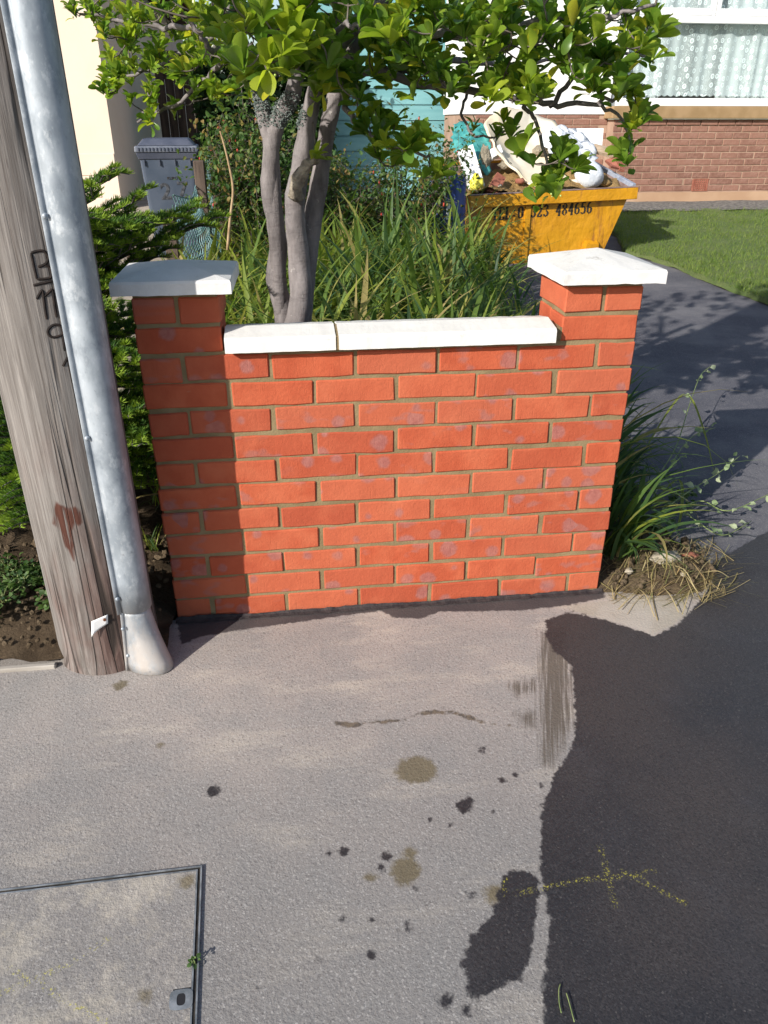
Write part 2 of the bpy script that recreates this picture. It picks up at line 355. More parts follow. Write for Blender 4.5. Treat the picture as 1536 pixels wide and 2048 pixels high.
def m_lace():
    N = NT('lace_curtain'); v = N.coord('UV', (1, 1, 1))
    vo = N.n('ShaderNodeTexVoronoi', feature='F1', voronoi_dimensions='2D', _Scale=10.0, _Randomness=.6); N.l(v, vo.inputs['Vector'])
    d = vo.outputs['Distance']
    ring = N.math('MULTIPLY', N.sm(d, .10, .16), N.sm(d, .33, .25)); dot = N.sm(d, .085, .05)
    scroll = N.sm(N.math('ABSOLUTE', N.math('SUBTRACT', N.noise(v, 26, 2, .5, 1.2), .5)), .034, .012)
    scroll = N.math('MULTIPLY', scroll, N.sm(d, .30, .40))
    fl = N.math('MAXIMUM', N.math('MAXIMUM', ring, dot), N.math('MULTIPLY', scroll, .8))
    net = N.math('ADD', .34, N.math('MULTIPLY', N.attr('fold'), .36))
    al = N.math('MINIMUM', N.math('MAXIMUM', net, N.math('MULTIPLY', fl, .95)), .96)
    N.base((.86, .90, .91)); N.rough(.9); N.spec(.1)
    tp = N.n('ShaderNodeBsdfTransparent'); mx = N.n('ShaderNodeMixShader'); N.l(al, mx.inputs[0]); N.l(tp.outputs[0], mx.inputs[1]); N.l(N.b.outputs[0], mx.inputs[2]); N.l(mx.outputs[0], N.out.inputs[0])
    return N.m
def m_glass():
    N = NT('window_glass'); gl = N.n('ShaderNodeBsdfGlossy', _Roughness=.02); tp = N.n('ShaderNodeBsdfTransparent'); tp.inputs[0].default_value = (.93, .96, .96, 1)
    lw = N.n('ShaderNodeLayerWeight'); mx = N.n('ShaderNodeMixShader'); N.l(N.math('ADD', .035, N.math('MULTIPLY', N.math('POWER', lw.outputs['Facing'], 5.0), .9)), mx.inputs[0]); N.l(tp.outputs[0], mx.inputs[1]); N.l(gl.outputs[0], mx.inputs[2]); N.l(mx.outputs[0], N.out.inputs[0]); return N.m
def m_lawn():
    N = NT('lawn_turf'); v = N.coord('Object'); c = N.mix(N.sm(N.noise(v, 2.4, 6, .7), .35, .7), (.115, .175, .045), (.185, .225, .075))
    c = N.mix(N.sm(N.noise(v, 60, 5, .8), .45, .7), c, (.08, .125, .03)); N.base(c); N.rough(.95); N.bump(N.noise(v, 130, 6, .8), .9, .03); return N.m

M = dict(
 asphalt=m_asphalt(), brick=m_brick(), pole=m_pole(), galv=m_galv(), bark=m_bark(), yellow=m_yellow(), hbrick=m_house_brick(), lace=m_lace(), glass=m_glass(), lawn=m_lawn(),
 mortar=simple('khaki_mortar', (.185, .138, .070), (.245, .186, .100), .95, 12, .5, 160, .004),
 coping=m_stone('white_concrete', (.66, .64, .61), (.74, .725, .70), .55), cap=m_stone('cap_concrete', (.60, .59, .58), (.70, .69, .68), .8),
 soil=m_soil('garden_soil', (.055, .038, .024), (.115, .082, .052)), dsoil=m_soil('dry_soil', (.11, .078, .048), (.19, .142, .092)), sand=m_soil('skip_soil', (.24, .145, .055), (.36, .235, .10)),
 hmortar=simple('house_mortar', (.32, .21, .15), (.40, .27, .20), .95, 5), render=simple('white_render', (.80, .79, .78), (.84, .83, .82), .9, 3, .15, 60, .004),
 plinth=simple('tan_plinth', (.40, .25, .155), (.47, .31, .20), .9, 2, .2, 40, .006), sill=simple('tan_sill', (.27, .175, .085), (.34, .225, .12), .85, 5, .2, 60, .004),
 upvc=simple('white_upvc', (.78, .79, .80), (.82, .83, .84), .35, 2), dark=simple('dark_void', (.012, .012, .015), (.02, .02, .024), .9), room=simple('room_dark', (.16, .18, .20), (.20, .22, .24), .9),
 cream=simple('cream_paint', (.70, .575, .46), (.74, .62, .51), .9, 1.2, .12, 30, .01), teal=simple('teal_paint', (.13, .31, .335), (.18, .38, .40), .7, 3, .2, 40, .006, stretch=(.4, 1, 4)),
 bwood=simple('brown_boards', (.075, .045, .032), (.14, .09, .065), .9, 6, .4, 50, .006, stretch=(3, 3, .3)), postw=simple('old_post_wood', (.055, .038, .03), (.11, .08, .062), .9, 8, .5, 60, .006, stretch=(3, 3, .3)),
 fwire=simple('green_wire', (.05, .13, .12), (.20, .33, .34), .5, 6), bin=simple('grey_bin_plastic', (.05, .068, .10), (.075, .094, .13), .45, 4, .1, 120, .002), binlid=simple('bin_lid_plastic', (.055, .065, .095), (.085, .095, .13), .42, 6, .1, 120, .002),
 binrim=simple('bin_rim_plastic', (.10, .115, .15), (.15, .165, .20), .5, 14), ink=simple('black_ink', (.02, .018, .016), (.05, .035, .02), .7, 60), silver=simple('silver_paint', (.03, .033, .04), (.10, .105, .12), .4, 34),
 black=simple('black_plastic', (.02, .02, .024), (.03, .03, .034), .5), rust=simple('rusty_steel', (.16, .10, .085), (.30, .22, .20), .7, 6, .3, 60, .004), bluesteel=simple('scuffed_edge', (.22, .25, .33), (.34, .37, .45), .55, 20),
 foam=simple('cream_foam', (.70, .60, .43), (.76, .69, .56), .85, 3, .25, 60, .004), wboard=simple('white_board', (.74, .74, .76), (.80, .80, .81), .6, 6), ybag=simple('yellow_plastic', (.70, .62, .05), (.78, .72, .10), .35, 6), tile=simple('terracotta', (.26, .085, .055), (.34, .13, .085), .85, 20, .3, 60, .004),
 net=simple('teal_netting', (.03, .22, .22), (.09, .36, .34), .6, 14, .5, 90, .01), sack=simple('silver_sack', (.56, .60, .66), (.68, .71, .76), .35, 10, .5, 22, .02), bluep=simple('blue_plastic', (.022, .045, .20), (.04, .08, .30), .4, 6), rubble=simple('rubble', (.22, .19, .14), (.36, .31, .23), .95, 14, .9, 40, .03),
 timber=simple('pale_timber', (.36, .26, .17), (.46, .36, .26), .85, 8, .3, 50, .004, stretch=(1, 5, 5)), concrete=simple('pale_concrete', (.29, .24, .19), (.38, .325, .265), .92, 4, .5, 90, .006), steel=simple('worn_steel_edge', (.20, .22, .235), (.42, .44, .46), .45, 30, .2, 90, .002, metal=.55),
 gap=simple('grit_gap', (.018, .016, .014), (.05, .042, .034), .95, 50), carve=simple('carved_groove', (.012, .009, .008), (.03, .02, .017), .95, 60), card=simple('white_card', (.78, .77, .76), (.82, .81, .80), .7), nail=simple('rusty_nail', (.12, .045, .02), (.2, .08, .04), .8, 90),
 stone=simple('rubble_stone', (.30, .26, .20), (.42, .37, .30), .95, 20, .6, 60, .01), straw=leafmat('dry_straw', [(.36, .27, .13), (.50, .41, .22), (.30, .20, .09), (.24, .26, .10)], .8, .15),
 leaf=leafmat('glossy_leaf', [(.034, .090, .016), (.070, .155, .022), (.125, .225, .028), (.195, .290, .034), (.285, .360, .038), (.48, .46, .04)], .30, .40, .45),
 blade=leafmat('strap_leaf', [(.022, .058, .030), (.046, .098, .040), (.078, .140, .036), (.128, .195, .036), (.23, .27, .045), (.36, .29, .12)], .50, .34, .25),
 fir=leafmat('fir_needle', [(.022, .064, .020), (.050, .120, .026), (.110, .205, .030), (.22, .32, .04)], .6, .2, .12),
 weed=leafmat('weed_leaf', [(.014, .042, .018), (.028, .072, .024), (.055, .115, .028), (.10, .17, .04)], .55, .3, .35), paleleaf=leafmat('pale_underside', [(.20, .28, .14), (.34, .40, .25), (.42, .46, .32)], .7, .25, .3),
 bush=leafmat('bush_leaf', [(.035, .090, .025), (.065, .135, .035), (.11, .17, .045), (.17, .16, .05), (.26, .16, .06)], .55, .3, .3), red=simple('red_flower', (.42, .03, .03), (.55, .07, .05), .6), berry=simple('green_berry', (.34, .45, .10), (.42, .52, .16), .4),
 lichen=simple('lichen', (.085, .11, .10), (.19, .22, .205), .95, 60), twig=simple('grey_twig', (.085, .068, .058), (.17, .145, .125), .85, 20), stem=simple('green_stem', (.13, .18, .06), (.22, .26, .10), .6, 20), deadstem=simple('dead_stem', (.26, .17, .09), (.40, .29, .17), .85, 20), edge=simple('edging_board', (.30, .27, .235), (.42, .385, .345), .9, 10, .4, 60, .005, stretch=(.3, 3, 3)),
 grass=leafmat('lawn_grass', [(.085, .155, .030), (.14, .205, .045), (.21, .255, .065)], .6, .3, .3), bitumen=simple('bitumen_edge', (.022, .018, .02), (.045, .036, .036), .85, 40, .6, 90, .006),
)

# ================================================================== SETTING: ground sheets
def poly_sdf(PX, PY, poly):                          # + inside, - outside
    poly = np.asarray(poly, float); n = len(poly); d = np.full(PX.shape, 1e9); ins = np.zeros(PX.shape, bool)
    for i in range(n):
        a_, b_ = poly[i], poly[(i+1) % n]; e_ = b_-a_; wx, wy = PX-a_[0], PY-a_[1]
        t = np.clip((wx*e_[0]+wy*e_[1])/(e_@e_+1e-12), 0, 1); d = np.minimum(d, np.hypot(wx-t*e_[0], wy-t*e_[1]))
        c = ((a_[1] > PY) != (b_[1] > PY)) & (PX < (b_[0]-a_[0])*(PY-a_[1])/(b_[1]-a_[1]+1e-12)+a_[0]); ins ^= c
    return np.where(ins, d, -d)
def line_sdf(PX, PY, pts, wid):
    pts = np.asarray(pts, float); d = np.full(PX.shape, 1e9)
    for a_, b_ in zip(pts[:-1], pts[1:]):
        e_ = b_-a_; wx, wy = PX-a_[0], PY-a_[1]; t = np.clip((wx*e_[0]+wy*e_[1])/(e_@e_+1e-12), 0, 1)
        d = np.minimum(d, np.hypot(wx-t*e_[0], wy-t*e_[1]))
    return wid-d
def G(pts): return [tuple(at_ground(u, v)[:2]) for u, v in pts]
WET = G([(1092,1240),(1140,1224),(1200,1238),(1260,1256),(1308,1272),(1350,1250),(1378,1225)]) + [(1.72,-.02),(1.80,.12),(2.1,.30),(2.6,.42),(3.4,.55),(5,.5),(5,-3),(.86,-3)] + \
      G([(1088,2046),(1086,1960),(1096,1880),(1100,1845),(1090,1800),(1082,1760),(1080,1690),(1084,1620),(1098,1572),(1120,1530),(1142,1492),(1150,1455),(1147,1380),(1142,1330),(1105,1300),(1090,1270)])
PUD = G([(1010,1742),(1045,1740),(1076,1756),(1078,1792),(1070,1850),(1060,1920),(1042,1960),(1000,1975),(955,2000),(937,1990),(925,1925),(940,1875),(985,1830),(996,1782)])
BRUSH = G([(1078,1262),(1140,1250),(1150,1330),(1150,1460),(1110,1545),(1078,1530),(1072,1450),(1070,1350)])
BR0 = np.array(G([(1080,1262)])[0]); BRD = np.array(G([(1082,1530)])[0])-BR0; BRD /= np.linalg.norm(BRD)
BR2 = [G([(1005,1365),(1090,1340),(1090,1390),(1030,1400)]), G([(1010,1420),(1090,1405),(1090,1475),(1040,1462)])]
PALE = G([(1110,1212),(1200,1203),(1290,1192),(1372,1200),(1382,1222),(1350,1250),(1308,1272),(1250,1252),(1180,1232)])
STAIN = [((833,1540),42,22),((810,1742),28,20),((820,1708),13,12),((240,1370),14,9),((320,1490),8,5),((740,1755),12,6),((995,1790),26,14)]
DROPS = [((427,1582),12),((690,1703),8),((660,1706),5),((772,1713),9),((762,1738),7),((832,1776),5),((928,1612),14),((964,1500),7),((1004,1560),7),((690,1834),7),((858,1806),5),((742,1910),7),((818,1856),6),((850,1690),4),((940,1790),8),((890,2005),10),((905,1998),7),((290,1995),15),((932,2020),8),((640,1918),4),((1030,1550),4),((1082,1570),4),((860,1640),3),((1080,1610),3),((902,1650),4),((985,1625),4),((510,1970),5),((740,1840),3),((940,1600),8),((816,1846),4)]
CRACK = [G([(672,1447),(705,1452),(740,1445),(775,1443),(810,1440),(835,1428),(870,1424),(905,1425),(940,1435),(975,1445),(1020,1450)])]
PAINT = [G([(1030,1788),(1090,1775),(1180,1757),(1260,1752),(1310,1740)]), G([(1200,1690),(1212,1735),(1230,1812)]), G([(1245,1742),(1290,1765),(1370,1805)]), G([(1005,1790),(1012,1760)])]
TAR = G([(352,1238),(700,1212),(1000,1190),(1205,1176),(1212,1196),(1130,1212),(1040,1222),(880,1224),(840,1238),(790,1236),(760,1222),(700,1230),(560,1250),(470,1262),(400,1275),(362,1290)])
def asphalt_attrs(X, Y):
    wet = np.maximum(poly_sdf(X, Y, WET), poly_sdf(X, Y, PUD))
    wet = np.where(poly_sdf(X, Y, PALE) > 0, -poly_sdf(X, Y, PALE), wet)
    for (u, v), r in DROPS:
        p = at_ground(u, v); k = r/np.linalg.norm(p-CAM)*0+r*np.linalg.norm(p-CAM)/F
        wet = np.maximum(wet, k*1.15-np.hypot(X-p[0], (Y-p[1])*1.0))
    st = np.full(X.shape, -1.0)
    for (u, v), ru, rv in STAIN:
        p = at_ground(u, v); k = np.linalg.norm(p-CAM)/F; rx, ry = ru*k, rv*k*1.55
        st = np.maximum(st, (1-np.hypot((X-p[0])/rx, (Y-p[1])/ry))*min(rx, ry))
    br = poly_sdf(X, Y, BRUSH)
    for b in BR2: br = np.maximum(br, poly_sdf(X, Y, b)-.012)
    ck = np.full(X.shape, -1.0)
    for c in CRACK: ck = np.maximum(ck, line_sdf(X, Y, c, .0050+.0050*np.sin(X*41+1.0)*np.sin(X*17)))
    pa = np.full(X.shape, -1.0)
    for c in PAINT: pa = np.maximum(pa, line_sdf(X, Y, c, .007))
    drv = np.minimum(X-1.40, Y+.0)
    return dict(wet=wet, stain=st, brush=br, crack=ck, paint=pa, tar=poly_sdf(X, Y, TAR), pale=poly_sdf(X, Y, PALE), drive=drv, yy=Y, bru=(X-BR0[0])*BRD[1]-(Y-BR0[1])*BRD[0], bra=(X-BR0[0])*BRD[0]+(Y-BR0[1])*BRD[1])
# the one big ground sheet
V, Fc = sheet(np.array([-150, -40, -10, -4, 0, 4, 8, 15, 40, 150.]), np.array([-150, -40, -10, -4, -1, .3, 2, 5.5, 6.5, 8, 12, 40, 150.]), lambda x, y: GH(y)-.05)
tag(mk('ground', V, Fc, M['soil']), kind='structure')
xs = np.concatenate([np.linspace(-6, -1.1, 12), np.arange(-.9, 2.9, .0085), np.linspace(3.2, 9, 12)])
ys = np.concatenate([np.linspace(-6, -2.2, 8), np.arange(-2.0, .0, .0085), [.0]])
V, Fc = sheet(xs, ys, lambda x, y: .0015*np.sin(x*7+y*3)*np.clip(-y, 0, .3)/.3)
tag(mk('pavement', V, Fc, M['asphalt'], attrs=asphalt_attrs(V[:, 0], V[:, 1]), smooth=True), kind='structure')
xs = np.concatenate([np.arange(1.36, 3.2, .03), np.linspace(3.3, 9, 20)]); ys = np.concatenate([np.arange(0, 1.2, .03), np.linspace(1.25, 8.4, 70)])
V, Fc = sheet(xs, ys, lambda x, y: GH(y))
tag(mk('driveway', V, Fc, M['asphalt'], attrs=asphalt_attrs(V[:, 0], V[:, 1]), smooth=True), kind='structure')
# garden bed behind the wall and left of the pole
def bedz(x, y):
    z = GH(y)+.035+.035*fbm(x, y, 2.2, 1)+.018*fbm(x, y, 14, 2)
    left = np.clip((-.0-x)/.2, 0, 1)*np.clip((y+.19)/.12, 0, 1); z = z+left*.05
    return np.where((x > 1.36), np.minimum(z, GH(y)+.03*np.clip((1.56-x)/.15, -1, 1)), z)
xs = np.concatenate([np.linspace(-9, -1.4, 12), np.arange(-1.3, -.008, .022), [-.008]]); ys = np.concatenate([np.arange(-.188, 1.6, .022), np.linspace(1.7, 8.5, 40)])
V, Fc = sheet(xs, ys, bedz); tag(mk('garden_bed', V, Fc, M['soil'], smooth=True), kind='structure')
xs = np.arange(-.012, 1.70, .024); ys = np.concatenate([np.arange(.104, 1.6, .024), np.linspace(1.7, 8.3, 40)])
V, Fc = sheet(xs, ys, bedz); tag(mk('planted_bed', V, Fc, M['soil'], smooth=True), kind='structure')
# pale concrete path at the neighbour's house
V, Fc = sheet(np.linspace(-8, -.42, 10), np.linspace(1.7, 8.4, 30), lambda x, y: GH(y)+.11)
tag(mk('concrete_path', V, Fc, M['concrete']), kind='structure')
# lawn right of the drive
EDGE = [at_ground(u, v) for u, v in [(1236,478),(1245,505),(1330,530),(1440,577),(1536,612)]]
ey = [p[1] for p in EDGE][::-1]; ex = [p[0] for p in EDGE][::-1]
def lawn_x(y): return np.interp(y, ey, ex)
yl = np.linspace(2.2, 7.55, 90); Lv = []; nx = 60
for y in yl:
    x0 = lawn_x(y)+.03*mnoise.noise(Vector((y*3, 0, 0))) if y < ey[-1] else ex[-1]
    for k in range(nx): Lv.append((x0+(11-x0)*(k/(nx-1))**1.7, y, gh(y)+.045-(.04 if k == 0 else 0)))
Lv = np.array(Lv); Lf = [(r*nx+c, r*nx+c+1, (r+1)*nx+c+1, (r+1)*nx+c) for r in range(len(yl)-1) for c in range(nx-1)]
Lv[:, 2] += .018*fbm(Lv[:, 0], Lv[:, 1], 4, 3)
tag(mk('lawn', Lv, Lf, M['lawn'], smooth=True), kind='structure')
n = 42000; gy = rng.uniform(2.6, 7.5, n); gx0 = lawn_x(gy); gx = gx0+rng.uniform(0, 1, n)**1.3*(4.6); hgt = rng.uniform(.018, .045, n)*np.where(rng.random(n) < .03, 1.9, 1)
ang = rng.uniform(0, 6.28, n); wd = .0035; gz_ = GH(gy)+.04
A = np.stack([gx-wd*np.cos(ang), gy-wd*np.sin(ang), gz_], 1); B = np.stack([gx+wd*np.cos(ang), gy+wd*np.sin(ang), gz_], 1)
T = np.stack([gx+rng.normal(0, .014, n), gy+rng.normal(0, .014, n), gz_+hgt], 1)
tag(mk('grass', np.concatenate([A, B, T]), np.stack([np.arange(n), n+np.arange(n), 2*n+np.arange(n)], 1), M['grass'], attrs=dict(tint=np.tile(rng.random(n), 3))), 'short mown grass of the front lawn', 'grass', kind='stuff')
# stony strip between lawn and house
V, Fc = sheet(np.linspace(4.0, 11, 40), np.linspace(7.45, 8.3, 8), lambda x, y: GH(y)+.05+.012*fbm(x, y, 6, 5)); tag(mk('house_path', V, Fc, simple('grey_gravel', (.11, .105, .10), (.23, .215, .195), .95, 24, .8, 60, .02), smooth=True), kind='structure')

# ================================================================== GARDEN WALL
wall = empty('garden_wall', (0.67, 0.05, 0)); tag(wall, 'low new orange brick garden wall with two capped piers and white coping', 'garden wall')
wall.location = (0, 0, 0)
def brick_mesh(L, H, D, seed):
    bm = bmesh.new(); bmesh.ops.create_cube(bm, size=1)
    for v in bm.verts: v.co = Vector((v.co.x*L, v.co.y*D, v.co.z*H))
    bmesh.ops.subdivide_edges(bm, edges=[e_ for e_ in bm.edges if abs(e_.verts[0].co.x-e_.verts[1].co.x) > .05], cuts=3)
    bmesh.ops.bevel(bm, geom=[e_ for e_ in bm.edges if e_.calc_face_angle(0) > 1], offset=.0035, segments=1, affect='EDGES')
    for v in bm.verts:
        d = mnoise.noise_vector(v.co*22+Vector((seed*5.3, seed*2.1, 0))); v.co += Vector((d.x*.0026, d.y*.0022, d.z*.0030))
    me = bpy.data.meshes.new('brick'); bm.to_mesh(me); bm.free(); me.materials.append(M['brick']); return me
FULL = [brick_mesh(.215, .0655, .1025, i) for i in range(8)]; HALF = [brick_mesh(.1025, .0655, .1025, 20+i) for i in range(6)]
def lay(x, z, half=False, y=.05125, rz=0):
    o = obj('brick', random.choice(HALF if half else FULL), wall, (x+random.gauss(0, .0018), y+random.gauss(0, .0012), z+random.gauss(0, .0019)))
    o.rotation_euler = (random.gauss(0, .004)+(math.pi if random.random() < .5 else 0), random.gauss(0, .0075), rz+random.gauss(0, .004)); return o
WX = 1.34
for row in range(1, 14):                                # row 1 is the topmost
    zc = (13-row)*.075+.0325
    if row >= 3:
        if row % 2:
            lay(.05125, zc, True); lay(WX-.05125, zc, True)
            for k in range(5): lay(.1125+.1075+.225*k, zc)
        else:
            for k in range(6): lay(.1075+.225*k, zc)
        for x0 in (0, 1.125):                           # the back half of the piers
            lay(x0+.1075, zc, False, .16375)
    else:
        for x0 in (0, 1.125):
            if row == 1:
                lay(x0+.05125, zc, False, .1075, math.pi/2); lay(x0+.16375, zc, False, .1075, math.pi/2)
            else:
                lay(x0+.1075, zc); lay(x0+.1075, zc, False, .16375)
mb = MB(); i_ = .0045
mb.box(i_, WX-i_, i_, .098, -.03, .8275)
for x0 in (0, 1.125): mb.box(x0+i_, x0+.215-i_, .0985, .215-i_, -.03, .82)
for x0 in (0, 1.125): mb.box(x0+i_, x0+.215-i_, i_+.0005, .215-i_-.0005, .8278, .981)
mb.build('mortar', M['mortar'], wall)
# coping: two weathered stones and the joint between
def coping(x0, x1):
    prof = [(-.032,.829),(-.032,.861),(-.024,.867),(.050,.880),(.126,.867),(.134,.861),(.134,.829)]; V = []; nseg = 40
    for k in range(nseg+1):
        x = x0+(x1-x0)*k/nseg
        for (y, z) in prof: V.append((x, y+.0012*mnoise.noise(Vector((x*34, y*20, 1))), z+.0011*mnoise.noise(Vector((x*30, y*40, 3)))))
    m_ = len(prof); Fc = [(k*m_+j, k*m_+(j+1) % m_, (k+1)*m_+(j+1) % m_, (k+1)*m_+j) for k in range(nseg) for j in range(m_)]
    Fc += [tuple(range(m_)), tuple(range(nseg*m_, (nseg+1)*m_))[::-1]]
    o = mk('coping_stone', V, Fc, M['coping'], wall)
    bm = bmesh.new(); bm.from_mesh(o.data); bmesh.ops.recalc_face_normals(bm, faces=bm.faces); bm.to_mesh(o.data); bm.free(); return o
coping(.2215, .506); coping(.514, 1.098)
MB().box(.5055, .5145, -.029, .130, .829, .860).hexa([(.5055,-.027,.8605),(.5145,-.027,.8605),(.5145,.05,.8605),(.5055,.05,.8605),(.5055,-.026,.864),(.5145,-.026,.864),(.5145,.05,.878),(.5055,.05,.878)]).build('coping_joint', M['mortar'], wall)
MB().box(1.0985, 1.1245, .0, .125, .829, .862).build('coping_joint', M['mortar'], wall)
def cap(P, zb, ht, apex, seed):
    """square pier cap: corners P front-left, front-right, back-right, back-left"""
    P = np.array(P); nd = 10; V = []; Fc = []; lo = []; hi = []
    for k in range(4):
        a_, b_ = P[k], P[(k+1) % 4]
        for j in range(nd):
            p = a_+(b_-a_)*j/nd; q = p+(apex[:2]-p)*.018
            V.append((*p, zb+.0022*mnoise.noise(Vector((p[0]*70, p[1]*70, seed))))); V.append((*p, zb+ht-.006)); V.append((*q, zb+ht))
    m_ = 4*nd; V = [Vector(v) for v in V]
    for v in V: v += mnoise.noise_vector(v*40)*.0012
    for k in range(m_):
        a_, b_ = 3*k, 3*((k+1) % m_); Fc += [(a_, b_, b_+1, a_+1), (a_+1, b_+1, b_+2, a_+2)]
    ai = len(V); V.append(Vector(apex))
    for k in range(m_): Fc.append((3*k+2, 3*((k+1) % m_)+2, ai))
    bi = len(V); V.append(Vector((apex[0], apex[1], zb)))
    for k in range(m_): Fc.append((3*((k+1) % m_), 3*k, bi))
    return mk('pier_cap', V, Fc, M['cap'], wall)
tag(cap([(-.038,-.041),(.252,-.043),(.258,.250),(-.040,.252)], .981, .033, np.array([.107,.105,1.043]), 1), 'pale grey concrete cap on the shaded left pier')
tag(cap([(1.100,-.041),(1.377,-.045),(1.388,.250),(1.092,.255)], .981, .034, np.array([1.238,.105,1.052]), 2), 'bright white concrete cap on the sunlit right pier')
# bitumen brushed against the foot of the bricks
V = []; nb = 120; Fc = []
for k in range(nb+1):
    x = -.004+1.352*k/nb; h = .013+.007*mnoise.noise(Vector((x*6, 0, 0)))+.005*mnoise.noise(Vector((x*40, 1, 0)))-.003*x/1.34
    V += [(x, -.0065, h), (x, -.012, h*.5), (x, -.024+.006*mnoise.noise(Vector((x*30, 2, 0))), .0035)]
for k in range(nb): a_ = 3*k; Fc += [(a_, a_+3, a_+4, a_+1)[::-1], (a_+1, a_+4, a_+5, a_+2)[::-1]]
V += [(-.004,.002,-.01),(1.348,.002,-.01)]
mk('bitumen_fillet', V, Fc, M['bitumen'], wall)

# ================================================================== POLE, CONDUIT
PC = np.array([-.180, -.100]); PR = .135
pole = empty('utility_pole', (PC[0], PC[1], 0)); tag(pole, 'weathered grey-brown timber utility pole standing left of the brick wall', 'utility pole')
n, mz = 72, 90; V = []; hh = []; scar = []
SC = [(108,1000),(112,1008),(132,1012),(138,1030),(143,1012),(162,1018),(166,1052),(148,1046),(142,1060),(150,1104),(146,1125),(138,1098),(126,1092),(118,1060),(106,1050)]
def on_pole(u, v, r=PR):
    d = ray(u, v); o = CAM-np.array([*PC, 0]); A_ = d[0]**2+d[1]**2; B_ = 2*(o[0]*d[0]+o[1]*d[1]); C_ = o[0]**2+o[1]**2-r*r; D_ = B_*B_-4*A_*C_
    t = (-B_-math.sqrt(max(D_, 0)))/(2*A_); return CAM+t*d
scp = []
for u, v in SC:
    p = on_pole(u, v); scp.append((math.atan2(p[1]-PC[1], p[0]-PC[0])*PR, p[2]))
zs = np.concatenate([np.linspace(-.02, 1.7, mz-8), np.linspace(1.9, 7.5, 8)])
for z in zs:
    for k in range(n):
        t = 2*math.pi*k/n-math.pi; r = PR*(1-.012*max(z, 0))*(1+.010*mnoise.noise(Vector((math.cos(t)*3, math.sin(t)*3, z*.25)))+.004*mnoise.noise(Vector((math.cos(t)*16, math.sin(t)*16, z*.5))))
        r += .006*math.exp(-max(z, 0)/.05)
        V.append((r*math.cos(t), r*math.sin(t), z)); hh.append(z); scar.append((t*PR, z))
scar = np.array(scar); sd_ = poly_sdf(scar[:, 0], scar[:, 1], scp)
Fc = [(i*n+k, i*n+(k+1) % n, (i+1)*n+(k+1) % n, (i+1)*n+k) for i in range(len(zs)-1) for k in range(n)]+[tuple(range((len(zs)-1)*n, len(zs)*n))]
mk('shaft', V, Fc, M['pole'], pole, True, dict(hh=hh, scar=sd_))
# carved marks  B / 11 / 9 / 1
def zz(L): return [(x/3.94, y/3.94+380) for x, y in L]
CARVE = [zz([(245,495),(266,595),(290,700)]), zz([(245,495),(300,480),(345,482),(376,520),(374,560),(345,590),(300,605)]), zz([(350,588),(390,610),(406,650),(398,688),(350,700),(290,702)]), zz([(262,752),(330,735),(412,718)]),
 zz([(290,860),(310,822),(335,795),(350,900),(368,1018)]), zz([(350,838),(382,808),(412,790),(428,900),(445,1003)]), zz([(492,1078),(455,1062),(415,1066),(380,1100),(384,1140),(420,1160),(470,1148),(494,1135)]), zz([(490,1072),(498,1165),(508,1266)]), zz([(495,1388),(516,1350),(535,1325),(555,1430),(578,1540)])]
for st_ in CARVE:
    P = np.array([on_pole(u, v, PR*(1-.012*.9)-.0005) for u, v in catmull(st_, 5)])-np.array([*PC, 0])
    rr = np.full(len(P), .0034); rr[0] *= .7; rr[-1] *= .7
    mk('carved_mark', *tube(P, rr, 6), M['carve'], pole)
# white card tag with a rusty nail
tagp = empty('card_tag', tuple(on_pole(208, 1240))); tag(tagp, 'torn white card tag nailed low on the timber pole', 'tag')
cu, cv = np.meshgrid(np.linspace(0, 1, 7), np.linspace(0, 1, 7)); V = []
for a_, b_ in zip(cu.ravel(), cv.ravel()):
    u = 183+(216-183)*a_; v = (1275-28*a_**.7)*(1-b_)+(1243-14*a_)*b_; p = on_pole(u, v, PR+.004+.012*(1-a_)**2*(1-b_*.4)); V.append(p-np.array(tagp.location))
Fc = [(r*7+c, r*7+c+1, (r+1)*7+c+1, (r+1)*7+c) for r in range(6) for c in range(6)]
o = mk('card', V, Fc, M['card'], tagp, True); md = o.modifiers.new('s', 'SOLIDIFY'); md.thickness = .0012
p = on_pole(209, 1239, PR+.006)-np.array(tagp.location); mk('nail', *tube([p, p+np.array([.0015,-.003,0])], .0042, 10), M['nail'], tagp)

CDIR = np.array([.62, -.50]); CDIR /= np.linalg.norm(CDIR); CT = np.array([-CDIR[1], CDIR[0]]); CC = PC+CDIR*(PR-.002)
cond = empty('cable_guard', (CC[0], CC[1], 0)); tag(cond, 'galvanised half-round steel cable guard strapped up the timber pole', 'cable guard')
def guard_ring(rw, rd, fl, z):                              # half-round with flanges, local: across CT, out CDIR
    P = [(-rw-fl, .002), (-rw-.002, .004)]+[(rw*math.cos(t), .004+rd*math.sin(t)) for t in np.linspace(math.pi, 0, 17)]+[(rw+.002, .004), (rw+fl, .002)]
    return [tuple(a_*CT+b_*CDIR)+(z,) for a_, b_ in P]
def guard(name, rings):
    V = [p for r in rings for p in r]; m_ = len(rings[0]); Fc = [(i*m_+k, i*m_+k+1, (i+1)*m_+k+1, (i+1)*m_+k) for i in range(len(rings)-1) for k in range(m_-1)]
    o = mk(name, V, Fc, M['galv'], cond, True, dict(hh=[p[2] for p in V])); md = o.modifiers.new('s', 'SOLIDIFY'); md.thickness = .0022; md.offset = 0; return o
guard('channel', [guard_ring(.043, .046, .014, z) for z in list(np.linspace(.185, 2.0, 20))+[5.0]])
tag(guard('flared_shoe', [guard_ring(.036+.020*t**1.1, .038+.062*t**1.5, .012-.004*t, .192-.190*t) for t in np.linspace(0, 1, 9)]), 'bulging cement-stained foot of the cable guard')
